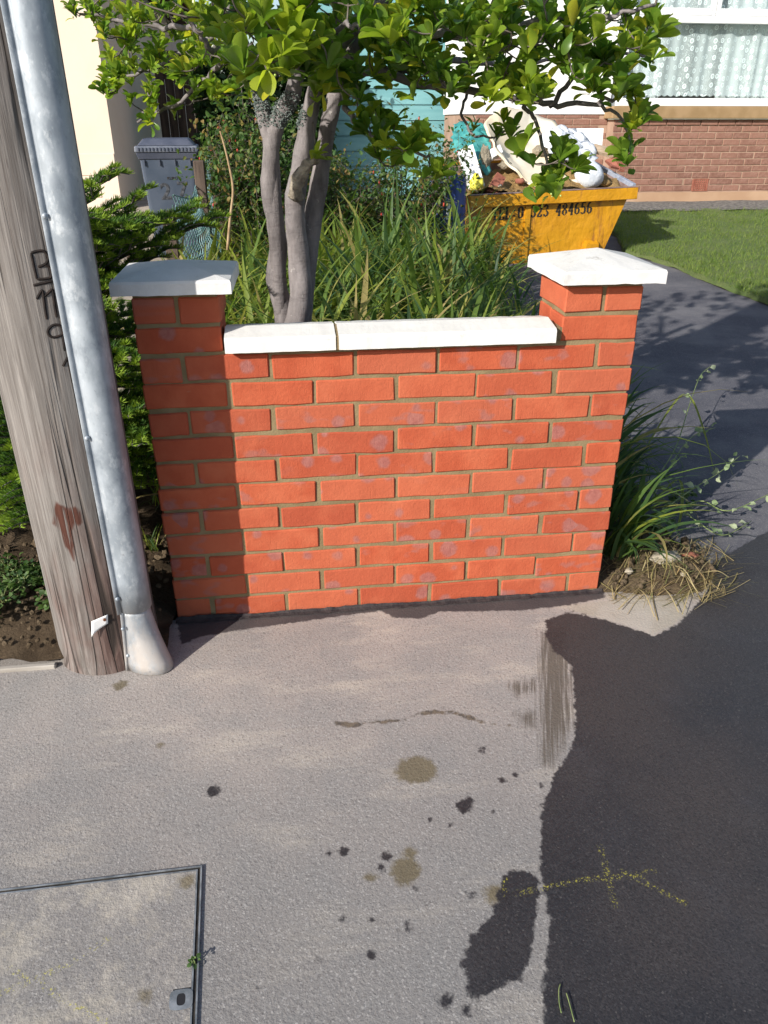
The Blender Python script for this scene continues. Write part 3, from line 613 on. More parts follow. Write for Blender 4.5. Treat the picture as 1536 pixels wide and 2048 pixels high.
for z in (.235, .69, 1.185, 1.6):
    p = np.array([*( -(.043+.008)*CT+.006*CDIR), z]); V, Fc = lathe([(.0065, 0), (.006, .004), (.003, .006)], 10)
    Rm = Matrix(((CT[0], 0, CDIR[0]), (CT[1], 0, CDIR[1]), (0, 1, 0))); mk('bolt', [np.array(Rm @ Vector(v))+p for v in V], Fc, M['galv'], cond, True, dict(hh=[1]*len(V)))
for z in (.14, .05):
    p = np.array([*( -(.052)*CT+.006*CDIR), z]); V, Fc = lathe([(.0055, 0), (.005, .004), (.002, .006)], 10)
    mk('bolt', [np.array(Rm @ Vector(v))+p for v in V], Fc, M['galv'], cond, True, dict(hh=[1]*len(V)))

# ================================================================== ACCESS COVER in the pavement
cA = at_ground(402, 1735); cB = at_ground(0, 1783); cC = at_ground(391, 2046)
ux = (cB-cA)[:2]; ux /= np.linalg.norm(ux); uy = (cC-cA)[:2]; uy /= np.linalg.norm(uy)
cov = empty('access_cover', (cA[0], cA[1], 0)); tag(cov, 'concrete-filled steel access cover set in the pavement, lower left', 'access cover')
def cq(a_, b_, z): return tuple(ux*a_+uy*b_)+(z,)
def cbar(name, a0, a1, b0, b1, z0, z1, m): MB().hexa([cq(a0,b0,z0),cq(a1,b0,z0),cq(a1,b1,z0),cq(a0,b1,z0),cq(a0,b0,z1),cq(a1,b0,z1),cq(a1,b1,z1),cq(a0,b1,z1)]).build(name, m, cov)
LW, LH = .62, .62
aa = np.linspace(.0092, LW, 60); bb = np.linspace(.0092, LH, 60); AX, BX = np.meshgrid(aa, bb); P2 = ux*AX.ravel()[:, None]+uy*BX.ravel()[:, None]
key = at_ground(350, 2005)[:2]-cA[:2]; ka, kb = key@ux, key@uy
PX, PY = P2[:, 0]+cA[0], P2[:, 1]+cA[1]; at_ = asphalt_attrs(PX, PY)
at_['paint'] = np.maximum.reduce([line_sdf(PX, PY, G([(215,1880),(150,1925),(60,1965),(0,1990)]), .007), line_sdf(PX, PY, G([(20,1940),(90,1975),(150,2015),(215,2046)]), .007)])
at_['pale'] = .012*fbm(PX, PY, 9, 12)-.004; at_['wet'] = np.full(len(PX), -1.); at_['tar'] = np.full(len(PX), -1.)
p = at_ground(290, 1995); at_['stain'] = .016-np.hypot(PX-p[0], PY-p[1]); p = at_ground(375, 1765); at_['stain'] = np.maximum(at_['stain'], .02-np.hypot(PX-p[0], PY-p[1]))
Vi = np.column_stack([P2, np.full(len(P2), .0032)]); Fi = [(r*60+c, r*60+c+1, (r+1)*60+c+1, (r+1)*60+c)[::-1] for r in range(59) for c in range(59)]
Fi = [f for f in Fi if not (abs(AX.ravel()[f[0]]-ka+.005) < .0115 and abs(BX.ravel()[f[0]]-kb+.005) < .0115)]
mk('concrete_infill', Vi, Fi, M['asphalt'], cov, True, at_)
for (a0, a1, b0, b1) in ((.0060, LW, .0060, .0090), (.0060, .0090, .0092, LH)): cbar('inner_rim', a0, a1, b0, b1, -.01, .0036, M['steel'])
for (a0, a1, b0, b1) in ((-.0025, LW, -.0025, .0005), (-.0025, .0005, .0007, LH)): cbar('outer_frame', a0, a1, b0, b1, -.01, .0034, M['steel'])
for (a0, a1, b0, b1) in ((.0008, LW, .0008, .0057), (.0008, .0057, .0059, LH)): cbar('grit_gap', a0, a1, b0, b1, -.01, .0019, M['gap'])
cbar('key_recess', ka-.012, ka+.012, kb-.014, kb+.014, .0034, .0037, M['dark'])
mb = MB()
for k in range(28):
    t0, t1 = 2*math.pi*k/28, 2*math.pi*(k+1)/28
    def sup(t, rx, ry, n_): return (math.copysign(abs(math.cos(t))**(2/n_), math.cos(t))*rx, math.copysign(abs(math.sin(t))**(2/n_), math.sin(t))*ry)
    def q(t, i): x, y = sup(t, *( (.0075, .0105, 3) if i == 0 else (.020, .018, 4))); return cq(ka+(x if i == 0 else x-.006*0), kb+y, .0042)
    mb.add([q(t0, 0), q(t0, 1), q(t1, 1), q(t1, 0)], [(0, 1, 2, 3)])
tag(mb.build('key_plate', M['steel'], cov), 'steel plate with an oblong lifting-key slot')

# ================================================================== HOUSE ON THE RIGHT
HY = 8.1; HB = gh(HY)
house = empty('brick_house', (6.0, HY, HB)); house.location = (0, 0, 0); tag(house, 'white rendered house with red-brown brick base and lace-curtained window beyond the lawn', 'house')
BX = 4.50                                       # the bay steps forward here
BF, WF = HY, HY+.20                             # face of bay / face of render wall
ZT = 1.385
mb = MB(); mb.box(BX, 11, BF+.008, BF+1.0, HB-.2, ZT-.01); mb.build('bay_wall', M['hmortar'], house)
MB().box(2.62, BX-.002, WF+.008, WF+1.0, HB-.2, 1.432).build('plinth_wall', M['hmortar'], house)
MB().box(2.60, BX-.002, WF-.012, WF+1.0, 1.434, 3.4).build('rendered_wall', M['render'], house)
MB().box(BX-.006, 11, BF-.012, BF+.006, HB-.2, HB+.155).build('plinth', M['plinth'], house)
MB().box(2.61, BX-.010, WF-.010, WF+.006, HB-.2, HB+.155).build('plinth', M['plinth'], house)
HF = [brick_mesh(.213, .064, .06, 50+i) for i in range(4)]; HHf = [brick_mesh(.1015, .064, .06, 60+i) for i in range(3)]
for me_ in HF+HHf: me_.materials.clear(); me_.materials.append(M['hbrick'])
nrow = 11
VX = at_y(1401, 368, BF)[0]                      # air brick
for r in range(nrow):
    z = HB+.165+.0375+r*.0758
    out = .012 if r == nrow-1 else 0
    for k in range(13):
        x = BX+.112+.2255*k-(.1125 if r % 2 else 0)+random.gauss(0, .003)
        if r in (0, 1) and abs(x-VX) < .19: continue
        if x-.107 < BX: 
            o = obj('brick', HHf[r % 3], house, (BX+.053, BF+.03-out, z))
        else: o = obj('brick', HF[(r+k) % 4], house, (x, BF+.03-out+random.gauss(0, .001), z))
        o.rotation_euler = (math.pi*(k % 2), random.gauss(0, .004), 0)
for r in range(nrow+1):
    z = HB+.165+.0375+r*.0758
    for k in range(8):
        x = BX-.115-.2255*k-(.1125 if r % 2 else 0)
        if x-.1 > 2.6 and x+.107 < BX-.002: obj('brick', HF[(r+k) % 4], house, (x, WF+.03, z)).rotation_euler = (math.pi*(k % 2), random.gauss(0, .004), 0)
for dx in (-1, 1):
    for r in (0, 1): obj('brick', HHf[r], house, (VX+dx*.172, BF+.03, HB+.2025+r*.0758))
# terracotta air brick with a grid of holes
vent = MB(); vz = HB+.165; vx0, vx1 = VX-.108, VX+.108; vent.box(vx0, vx1, BF-.002, BF+.010, vz+.002, vz+.012); vent.box(vx0, vx1, BF-.002, BF+.010, vz+.138, vz+.148)
for k in range(8): x = vx0+.006+k*(.204-.012)/7; vent.box(x-(.012 if k in (0, 7) else .0055), x+(.012 if k in (0, 7) else .0055)+(.0), BF-.0025, BF+.010, vz+.0125, vz+.1375)
for k in range(1, 5): z = vz+.012+k*.126/5; vent.box(vx0+.004, vx1-.004, BF-.0015, BF+.009, z-.006, z+.006)
vent.build('air_brick', M['tile'], house); MB().box(vx0+.003, vx1-.003, BF+.0105, BF+.02, vz, vz+.15).build('air_brick_void', M['dark'], house)
MB().box(BX-.06, 11, BF-.075, BF+.30, ZT, ZT+.135).build('window_sill', M['sill'], house, bevel=.012, seg=2)
win = obj('window', None, house); zb = ZT+.137
def fr(name, x0, x1, z0, z1, y0=BF-.02, y1=BF+.05, par=win): MB().box(x0, x1, y0, y1, z0, z1).build(name, M['upvc'], par, bevel=.008, seg=2)
TZ = at_y(1400, 47, BF)[2]; TR = at_y(1400, 14, BF)[2]; MX = at_y(1432, 20, BF)[0]
fr('frame_rail', BX, 11, zb, zb+.085, BF-.03); fr('transom', BX, 11, TZ, TZ+.075, BF-.035); fr('frame_head', BX, 11, 3.0, 3.09)
fr('frame_stile', BX+.0, BX+.07, zb+.087, TZ-.002); fr('casement_stile', MX-.055, MX-.004, TZ+.077, 3.0); fr('casement_stile', MX+.004, MX+.055, TZ+.077, 3.0)
fr('casement_rail', BX+.07, MX-.057, TZ+.078, TZ+.15, BF-.028); fr('casement_rail', MX+.057, 11, TZ+.078, TZ+.15, BF-.028); fr('frame_stile', BX, BX+.068, TZ+.077, 3.0)
fr('frame_stile', 9.2, 9.27, zb+.087, TZ-.002)
MB().box(BX+.05, 10.9, BF+.012, BF+.016, zb+.08, TZ+.004).build('pane', M['glass'], win); MB().box(BX+.05, MX-.05, BF+.012, BF+.016, TZ+.14, 2.99).build('pane', M['glass'], win); MB().box(MX+.05, 10.9, BF+.012, BF+.016, TZ+.14, 2.99).build('pane', M['glass'], win)
MB().box(BX-.002, 11, BF-.02, BF+1.0, 3.095, 3.4).build('lintel_wall', M['render'], house)
# the room behind
rm = MB(); x0, x1, y0, y1, z0, z1 = BX+.02, 10.95, BF+.06, BF+.95, ZT+.05, 3.09
rm.add([(x0,y1,z0),(x1,y1,z0),(x1,y1,z1),(x0,y1,z1),(x0,y0,z0),(x0,y0,z1),(x1,y0,z0),(x1,y0,z1)], [(0,1,2,3),(4,0,3,5),(1,6,7,2),(4,6,1,0),(3,2,7,5)]); rm.build('room', M['room'], house)
# roof and eaves above the picture
MB().box(2.3, 11.4, BF-.45, BF+1.6, 3.403, 3.55).build('eaves', M['upvc'], house)
rf = MB(); rf.hexa([(2.2,BF-.6,3.55),(11.5,BF-.6,3.55),(11.5,BF+7,3.55),(2.2,BF+7,3.55),(2.2,BF+3,5.6),(11.5,BF+3,5.6),(11.5,BF+3.4,5.6),(2.2,BF+3.4,5.6)]); rf.build('roof', M['tile'], house)
# lace curtain
def curtain(name, x0, x1, z0, z1, y, amp, fold_f, label, scallop=0, dens=0.0):
    nx_, nz = int((x1-x0)*90), 26; V = []; uv = []; fo = []
    for j in range(nz+1):
        for i in range(nx_+1):
            x = x0+(x1-x0)*i/nx_; z = z0+(z1-z0)*j/nz
            ph = x*fold_f+1.3*mnoise.noise(Vector((x*1.7, 0, 0))); yy = y+amp*math.sin(ph)+amp*.5*math.sin(ph*2.3+1)
            zz_ = z-(scallop*abs(math.sin(x*math.pi/.085)) if j == 0 else 0)
            V.append((x, yy, zz_)); uv.append((x*1.25, z*1.0)); fo.append(dens+.5+.5*math.sin(ph*1.0+1.2)*.9)
    me = mesh(name, V, [(j*(nx_+1)+i, j*(nx_+1)+i+1, (j+1)*(nx_+1)+i+1, (j+1)*(nx_+1)+i) for j in range(nz) for i in range(nx_)], M['lace'], True, dict(fold=fo))
    ul = me.uv_layers.new(name='UVMap'); li = np.zeros(len(me.loops), int); me.loops.foreach_get('vertex_index', li); ul.data.foreach_set('uv', np.array(uv)[li].ravel())
    return tag(obj(name, me), label, 'curtain')
cz = at_y(1400, 190, BF+.1)[2]
curtain('lace_curtain', BX+.06, 10.6, cz, 2.98, BF+.10, .014, 17, 'white floral lace net curtain with scalloped hem hanging in the house window', .018)
dl = at_y(1328, 120, BF+.16)[0]; dr = at_y(1445, 120, BF+.16)[0]
curtain('drape', BX+.05, dl, zb+.03, 2.98, BF+.17, .025, 42, 'pale drape behind the lace at the left end of the house window', 0, .75)
curtain('drape', dr, 10.5, zb+.03, 2.98, BF+.17, .025, 42, 'pale drape behind the lace at the right side of the house window', 0, .75)

# ================================================================== TEAL SHED
SY = 9.7; shed = empty('shed', (2, SY, .386)); shed.location = (0, 0, 0); tag(shed, 'teal painted shiplap shed behind the skip and hedge', 'shed')
sx0, sx1 = at_y(650, 200, SY)[0], at_y(955, 200, SY)[0]
MB().box(sx0+.03, sx1-.03, SY+.03, SY+2, .3, 3.2).build('shed_wall', M['teal'], shed)
for k in range(15):
    z = .42+k*.19; mb = MB(); mb.hexa([(sx0,SY-.012,z),(sx1,SY-.012,z),(sx1,SY+.025,z),(sx0,SY+.025,z),(sx0,SY+.004,z+.184),(sx1,SY+.004,z+.184),(sx1,SY+.025,z+.184),(sx0,SY+.025,z+.184)]); mb.build('shiplap_board', M['teal'], shed)
MB().hexa([(sx0-.2,SY-.2,3.2),(sx1+.1,SY-.2,3.2),(sx1+.1,SY+2.2,3.2),(sx0-.2,SY+2.2,3.2),(sx0-.2,SY-.2,3.26),(sx1+.1,SY-.2,3.26),(sx1+.1,SY+2.2,3.6),(sx0-.2,SY+2.2,3.6)]).build('roof', M['black'], shed)

# ================================================================== CREAM HOUSE ON THE LEFT
CY = 7.6; cx = at_y(232, 330, CY)[0]
ch = empty('cream_house', (cx, CY, 0)); ch.location = (0, 0, 0); tag(ch, 'cream painted house with one sunlit and one shaded wall behind the pole', 'house')
MB().box(cx-7, cx, CY, CY+9, .2, 2.95).build('wall', M['cream'], ch)
for k, (ox, w_) in enumerate(((0, .43), (.44, .43), (.88, .43))):
    for r in range(3):
        x1_ = cx-.004-ox-(.2 if r % 2 else 0); MB().box(x1_-w_, x1_, CY-.010, CY+.002, .37+r*.225, .37+r*.225+.22).build('block', M['cream'], ch, bevel=.004)
MB().box(cx-7, cx+.004, CY-.012, CY+.003, .25, .366).build('plinth', M['cream'], ch)
MB().box(cx-7.2, cx+.32, CY-.35, CY+9.2, 2.953, 3.08).build('eaves', M['bwood'], ch)
MB().hexa([(cx-7.3,CY-.5,3.08),(cx+.45,CY-.5,3.08),(cx+.45,CY+9.4,3.08),(cx-7.3,CY+9.4,3.08),(cx-3.6,CY+2,5.2),(cx-3.2,CY+2,5.2),(cx-3.2,CY+7,5.2),(cx-3.6,CY+7,5.2)]).build('roof', M['tile'], ch)
# brown close-board fence right of the cream house
fx0 = at_y(318, 220, 11.0)[0]; fence = empty('board_fence', (fx0, 11, .386)); fence.location = (0, 0, 0); tag(fence, 'dark brown vertical board fence behind the wheelie bin', 'fence')
for k in range(6):
    x = fx0+k*.128; MB().box(x, x+.122, 11.0+(k % 2)*.014, 11.02+(k % 2)*.014, .35, 2.25+random.uniform(-.01, .01)).build('board', M['bwood'], fence)
MB().box(fx0, fx0+.77, 11.05, 11.10, 1.0, 1.08).build('rail', M['bwood'], fence); MB().box(fx0, fx0+.77, 11.05, 11.10, 1.9, 1.98).build('rail', M['bwood'], fence)

# ================================================================== WHEELIE BIN
bp = at_y(336, 300, 5.35); bz = gh(5.35)+.11
wb = empty('wheelie_bin', (bp[0], 5.35, bz), math.radians(4)); tag(wb, 'grey wheelie bin numbered 27 beside the cream house', 'wheelie bin')
H = at_y(336, 306, 5.35)[2]-bz
def frustum(w0, d0, w1, d1, z0, z1): return [(-w0/2,-d0/2,z0),(w0/2,-d0/2,z0),(w0/2,d0/2,z0),(-w0/2,d0/2,z0),(-w1/2,-d1/2,z1),(w1/2,-d1/2,z1),(w1/2,d1/2,z1),(-w1/2,d1/2,z1)]
MB().hexa(frustum(.36, .40, .445, .50, .03, H-.0)).build('body', M['bin'], wb, bevel=.03, seg=3)
MB().hexa(frustum(.455, .51, .49, .545, H-.04, H+.012)).build('collar', M['binlid'], wb, bevel=.006)
for k in range(4): MB().box(-.19+k*.122, -.182+k*.122, -.262, -.215, H-.085, H-.041).build('collar_rib', M['binlid'], wb)
mb = MB().hexa(frustum(.505, .565, .50, .555, H+.014, H+.062)); lid = mb.build('lid', M['binrim'], wb, bevel=.012, seg=2)
MB().hexa(frustum(.46, .50, .36, .40, H+.0625, H+.115)).build('lid_dome', M['binlid'], lid, bevel=.014, seg=2)
for k in range(16): MB().box(-.225+k*.029, -.214+k*.029, -.2885, -.279, H+.026, H+.050).build('lid_rib', M['binlid'], lid)
for s in (-1, 1):
    V, Fc = lathe([(.0, -.02), (.1, -.02), (.1, .02), (.0, .02)], 20); o = mk('wheel', [(s*.2+z, x*.95+.2, y*.95+.1) for x, y, z in V], Fc, M['black'], wb)
    MB().box(s*.19-.02, s*.19+.02, .26, .30, H-.02, H+.03).build('hinge', M['binlid'], wb)
def bin_face(z): t = (z-.03)/(H-.03); return -(.40+(.50-.40)*t)/2-.002
sl_ = math.atan2(.05, H-.03)
for txt, sz, (u, v), mm, bo in (('2', .175, (330, 385), M['silver'], .004), ('7', .175, (363, 382), M['silver'], .004), ('KLIKO', .030, (343, 357), M['ink'], 0)):
    p = at_y(u, v, 5.09); z = p[2]-bz; o = obj('number' if len(txt) == 1 else 'maker_name', text_mesh(txt, sz, mm, 'number', bo), wb, (p[0]-bp[0]-.012, bin_face(z), z)); o.rotation_euler = (math.pi/2+sl_*1.0, 0, 0)

# ================================================================== CHAIN-LINK FENCE
P0, P1 = np.array([*at_y(337, 420, 3.0)[:2], 0]), np.array([*at_y(432, 330, 4.7)[:2], 0])
cl = empty('chain_link_fence', tuple(P0)); cl.location = (0, 0, 0); tag(cl, 'sagging green chain-link fence between the wheelie bin and the planted bed', 'fence')
Lc = np.linalg.norm(P1-P0); dc = (P1-P0)/Lc; Hc0, Hc1 = .83, 1.0; mb = MB(); step = .062; nrm = np.array([-dc[1], dc[0], 0])
def net_pt(s, h):
    t = np.clip(s/Lc, 0, 1); hm = Hc0+(Hc1-Hc0)*t-.16*math.sin(math.pi*t)
    return P0+dc*s+np.array([0, 0, gh(P0[1]+dc[1]*s)+.06+h*hm])+nrm*.05*math.sin(s*3+h*4)
for k in range(-16, int(Lc/step)+2):
    for sg in (1, -1):
        pts = []
        for j in range(17):
            h = j/16; s = k*step+h*.8 if sg > 0 else k*step+.8-h*.8
            if -.02 <= s <= Lc+.02: pts.append(net_pt(s, h)+nrm*.004*(1 if j % 2 else -1)*sg)
        if len(pts) > 2: mb.tube(pts, .0034, 4, False)
mb.tube([net_pt(s, 1.0) for s in np.linspace(0, Lc, 14)], .004, 5); mb.tube([net_pt(s, .5) for s in np.linspace(0, Lc, 14)], .003, 5)
mb.build('wire_mesh', M['fwire'], cl)
for P, h in ((P0, .80), (P0+dc*Lc*.62, 1.0), (P1, 1.05)):
    MB().box(P[0]-.04, P[0]+.035, P[1]-.04, P[1]+.035, gh(P[1])-.05, gh(P[1])+h).build('post', M['postw'], cl, bevel=.006)

# ================================================================== SKIP AND ITS LOAD
Y0 = 5.3; tl = at_y(938, 396, Y0); tr = at_y(1266, 378, Y0+.18); zr = .755
skp = empty('skip', tuple((*tl[:2], gh(Y0)))); skp.location = (0, 0, 0); tag(skp, 'yellow steel skip heaped with soil and builders rubbish on the drive', 'skip')
ax = np.array([tr[0]-tl[0], .16, 0]); SLn = np.linalg.norm(ax); ax /= SLn; ay = np.array([-ax[1], ax[0], 0]); SB = gh(5.5)-.005; W_ = 1.12; O = np.array([tl[0], Y0, 0]); RISE = .028
def S(a_, b_, z): return tuple(O+ax*a_+ay*b_+np.array([0, 0, z]))
inset = .27
def skin(name, pts, th, m, nrm_, par=skp):
    P = np.array(pts, float); nn = np.array(nrm_, float)*th; V = [*P, *(P+nn)]; k = len(P); Fc = [tuple(range(k)), tuple(range(k, 2*k))[::-1]]+[(i, (i+1) % k, k+(i+1) % k, k+i) for i in range(k)]
    o = mk(name, V, Fc, m, par); bm = bmesh.new(); bm.from_mesh(o.data); bmesh.ops.recalc_face_normals(bm, faces=bm.faces); bm.to_mesh(o.data); bm.free(); return o
zt = lambda a_: zr+RISE*a_
skin('side_panel', [S(.02,0,zt(0)),S(SLn-.02,0,zt(SLn)),S(SLn-inset,0,SB),S(inset,0,SB)], .008, M['yellow'], ay)
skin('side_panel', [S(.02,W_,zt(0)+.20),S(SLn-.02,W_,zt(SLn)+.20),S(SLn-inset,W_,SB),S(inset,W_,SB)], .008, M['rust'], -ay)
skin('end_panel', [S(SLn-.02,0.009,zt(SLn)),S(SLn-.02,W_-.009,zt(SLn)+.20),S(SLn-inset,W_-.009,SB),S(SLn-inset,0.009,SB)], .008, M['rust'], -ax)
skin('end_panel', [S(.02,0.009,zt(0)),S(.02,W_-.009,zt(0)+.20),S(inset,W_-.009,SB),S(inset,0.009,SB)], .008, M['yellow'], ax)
skin('floor_plate', [S(inset,.01,SB+.004),S(SLn-inset,.01,SB+.004),S(SLn-inset,W_-.01,SB+.004),S(inset,W_-.01,SB+.004)], .008, M['rust'], (0, 0, 1))
def beam(name, A_, B_, w1, w2, m, par=skp):                # rectangular bar from A to B, w1 sideways, w2 vertical
    A_, B_ = np.array(A_), np.array(B_); d = (B_-A_)/np.linalg.norm(B_-A_); u = np.cross(d, [0, 0, 1]); u /= np.linalg.norm(u); v_ = np.cross(u, d); P = []
    for c in (A_, B_):
        for s1, s2 in ((-1,-1),(1,-1),(1,1),(-1,1)): P.append(c+u*s1*w1/2+v_*s2*w2/2)
    V = P; o = MB().add(V, [(0,1,2,3),(4,7,6,5),(0,4,5,1),(1,5,6,2),(2,6,7,3),(3,7,4,0)]).build(name, m, par)
    bm = bmesh.new(); bm.from_mesh(o.data); bmesh.ops.recalc_face_normals(bm, faces=bm.faces); bmesh.ops.bevel(bm, geom=list(bm.edges), offset=.004, segments=1, affect='EDGES'); bm.to_mesh(o.data); bm.free(); return o
beam('front_rim', S(-.01,-.035,zt(0)-.045), S(SLn+.01,-.035,zt(SLn)-.045), .062, .10, M['yellow'])
beam('front_rim_top', S(-.008,-.03,zt(0)+.0105), S(SLn+.008,-.03,zt(SLn)+.0105), .066, .009, M['rust'])
beam('end_rim', S(SLn-.005,.0,zt(SLn)+.01), S(SLn-.005,W_,zt(SLn)+.21), .04, .05, M['bluesteel']); beam('end_rim', S(.005,.0,zt(0)+.01), S(.005,W_,zt(0)+.21), .04, .05, M['yellow'])
beam('back_rim', S(0,W_+.02,zt(0)+.2), S(SLn,W_+.02,zt(SLn)+.2), .05, .05, M['yellow'])
la = 1.18
MB().hexa([S(la,-.055,SB+.03),S(la+.13,-.055,SB+.03),S(la+.13,-.002,SB+.03),S(la,-.002,SB+.03),S(la,-.055,SB+.16),S(la+.13,-.055,SB+.16),S(la+.13,-.002,SB+.19),S(la,-.002,SB+.19)]).build('lifting_lug', M['yellow'], skp)
for a_ in (.55, 1.05): MB().hexa([S(a_,-.018,SB+.02),S(a_+.05,-.018,SB+.02),S(a_+.05,-.001,SB+.02),S(a_,-.001,SB+.02),S(a_,-.018,zt(a_)-.11),S(a_+.05,-.018,zt(a_)-.11),S(a_+.05,-.001,zt(a_)-.11),S(a_,-.001,zt(a_)-.11)]).build('stiffener', M['yellow'], skp) if a_ < .6 else None
# stencilled telephone number, horizontal broad-nib strokes
GL = {'T':[[(0,1),(1,1)],[(.5,1),(.5,0)],[(.25,0),(.75,0)],[(0,1),(0,.75)],[(1,1),(1,.75)]],'E':[[(.2,1),(.2,0)],[(0,1),(1,1),(1,.78)],[(.2,.52),(.7,.52)],[(0,0),(1,0),(1,.25)]],'L':[[(.25,1),(.25,0)],[(0,1),(.5,1)],[(0,0),(1,0),(1,.3)]],
 ':':[[(.5,.75),(.5,.62)],[(.5,.3),(.5,.17)]],'0':[[(.45,1),(.12,.85),(.05,.5),(.12,.15),(.45,0)],[(.55,1),(.88,.85),(.95,.5),(.88,.15),(.55,0)]],'1':[[(.5,1),(.5,0)],[(.2,.85),(.5,1)],[(.2,0),(.8,0)]],
 '2':[[(.1,.72),(.2,.95),(.5,1),(.8,.92),(.85,.7),(.7,.5),(.35,.25),(.1,.05)],[(.1,.03),(.9,.03),(.9,.2)]],'3':[[(.12,.8),(.3,1),(.6,1),(.82,.85),(.78,.65),(.45,.54)],[(.5,.5),(.85,.4),(.9,.2),(.65,0),(.3,0),(.1,.2)]],
 '4':[[(.72,1),(.72,0)],[(.68,1),(.05,.32),(.95,.32)],[(.5,0),(.92,0)]],'8':[[(.45,1),(.15,.88),(.18,.65),(.5,.53),(.88,.35),(.88,.12),(.55,0)],[(.55,1),(.82,.88),(.8,.67),(.45,.5),(.1,.35),(.1,.12),(.45,0)]],
 '5':[[(.2,.98),(.85,1)],[(.2,.98),(.2,.55),(.5,.64),(.85,.5),(.9,.25),(.7,.02),(.3,0),(.1,.15)]],'6':[[(.8,.9),(.5,1),(.2,.8),(.08,.45),(.15,.12),(.45,0)],[(.55,0),(.88,.15),(.9,.42),(.6,.57),(.25,.48)]]}
text = 'TEL:01323 484656'; lh = .100; lw = .045; adv = .0625; a0 = at_y(985, 432, Y0+.03)[0]-O[0]; yb = -.0016
for i, chx in enumerate(text):
    tm = MB()
    for pl in GL.get(chx, []):
        for (xa, ya), (xb, yb_) in zip(pl[:-1], pl[1:]):
            if chx in '08' and False: continue
            hw = .0105*(.55 if abs(xb-xa) > .5 and abs(yb_-ya) < .1 else 1); th = .006
            for (x_a, y_a, x_b, y_b) in ((xa, ya, xb, yb_),):
                A2 = np.array([a0+i*adv+x_a*lw, y_a*lh]); B2 = np.array([a0+i*adv+x_b*lw, y_b*lh])
                off = np.array([hw, 0]) if abs(B2[1]-A2[1]) > .012 else np.array([.002, th])
                zc_ = lambda q_: zt(q_[0])-.105-lh-.012+q_[1]+.010*q_[0]
                if abs(B2[1]-A2[1]) > .012: Q = [A2-off, A2+off, B2+off, B2-off]
                else: Q = [A2+[-.003,-th], B2+[.003,-th], B2+[.003,th], A2+[-.003,th]]
                tm.add([S(q_[0], yb, zc_(q_)) for q_ in Q], [(0, 1, 2, 3)])
    if tm.F: tm.build('stencil_character', M['ink'], skp)
# load
def blob(name, c, r, m, seed, amp=.25, sc_=2.0, par=None, flat=1.0, sub=3):
    bm = bmesh.new(); bmesh.ops.create_icosphere(bm, subdivisions=sub, radius=1)
    for v in bm.verts:
        d = 1+amp*mnoise.fractal(v.co*sc_+Vector((seed*9.1, seed, 0)), 1, 2, 4); v.co = Vector((v.co.x*r[0]*d, v.co.y*r[1]*d, v.co.z*r[2]*d))
    me = bpy.data.meshes.new(name); bm.to_mesh(me); bm.free(); me.materials.append(m); me.polygons.foreach_set('use_smooth', np.ones(len(me.polygons), bool))
    return obj(name, me, par, c)
xs = np.linspace(.06, SLn-.06, 50); ys = np.linspace(.02, W_-.03, 34)
Va, Fs = sheet(xs, ys, lambda x, y: 0*x); hm = fbm(Va[:, 0], Va[:, 1], 3, 8)*.07+fbm(Va[:, 0], Va[:, 1], 14, 9)*.03
Vs = [S(x, y, zr-.01+.17*math.sin(math.pi*min(1, y/W_*.9+.05))*(.5+.5*math.sin(math.pi*min(1, max(0, x/SLn)))) + .10*(x/SLn)*y + h) for (x, y, _), h in zip(Va, hm)]
tag(mk('soil_heap', Vs, Fs, M['sand'], None, True), 'sandy soil heaped inside the yellow skip', 'soil', kind='stuff')
def sheetobj(name, px, Y, th, m, label, cat, jit=0, group=None):      # thick panel through pixel corners, each with its own distance
    P = np.array([at_y(u, v, y_) for (u, v), y_ in zip(px, Y)]); c = P.mean(0); nn = np.cross(P[1]-P[0], P[2]-P[0]); nn /= np.linalg.norm(nn)
    k = len(P); V = [*(P-c-nn*th/2), *(P-c+nn*th/2)]; Fc = [tuple(range(k)), tuple(range(k, 2*k))[::-1]]+[(i, (i+1) % k, k+(i+1) % k, k+i) for i in range(k)]
    o = mk(name, V, Fc, m); bm = bmesh.new(); bm.from_mesh(o.data); bmesh.ops.recalc_face_normals(bm, faces=bm.faces); bm.to_mesh(o.data); bm.free(); o.location = c
    return tag(o, label, cat, group)
sheetobj('white_board', [(914,302),(945,290),(969,372),(938,382)], [5.62,5.66,5.42,5.40], .025, M['wboard'], 'narrow white board leaning at the left end of the skip', 'board')
sheetobj('terracotta_tile', [(972,383),(994,345),(1010,357),(996,388)], [5.40,5.5,5.5,5.40], .03, M['tile'], 'flat red brick leaning on the soil in the skip', 'brick')
sheetobj('white_block', [(976,304),(998,293),(1004,308),(984,319)], [5.75,5.8,5.75,5.7], .06, M['wboard'], 'small white block on the rubble beside the cream foam', 'block')
sheetobj('white_sheet', [(1130,258),(1206,258),(1203,292),(1140,285)], [6.35,6.38,6.3,6.3], .03, M['wboard'], 'white board lying behind the cream foam at the back of the skip', 'board')
sheetobj('timber_offcut', [(1188,290),(1250,305),(1240,318),(1185,303)], [5.95,5.95,5.85,5.9], .03, M['timber'], 'pale timber offcut poking over the right end of the skip', 'timber')
sheetobj('roof_tile', [(1210,322),(1228,315),(1238,338),(1222,334)], [5.85,5.85,5.75,5.75], .025, M['tile'], 'broken brown roof tile nearest the skip end, left of two', 'tile')
sheetobj('roof_tile', [(1230,314),(1244,320),(1248,343),(1239,339)], [5.86,5.86,5.74,5.74], .025, M['tile'], 'broken brown roof tile tight against the skip end', 'tile')
o = blob('yellow_bag', at_y(952, 368, 5.40), (.062, .05, .075), M['ybag'], 3, .55, 2.6); tag(o, 'crumpled yellow plastic bag at the left corner of the skip', 'bag')
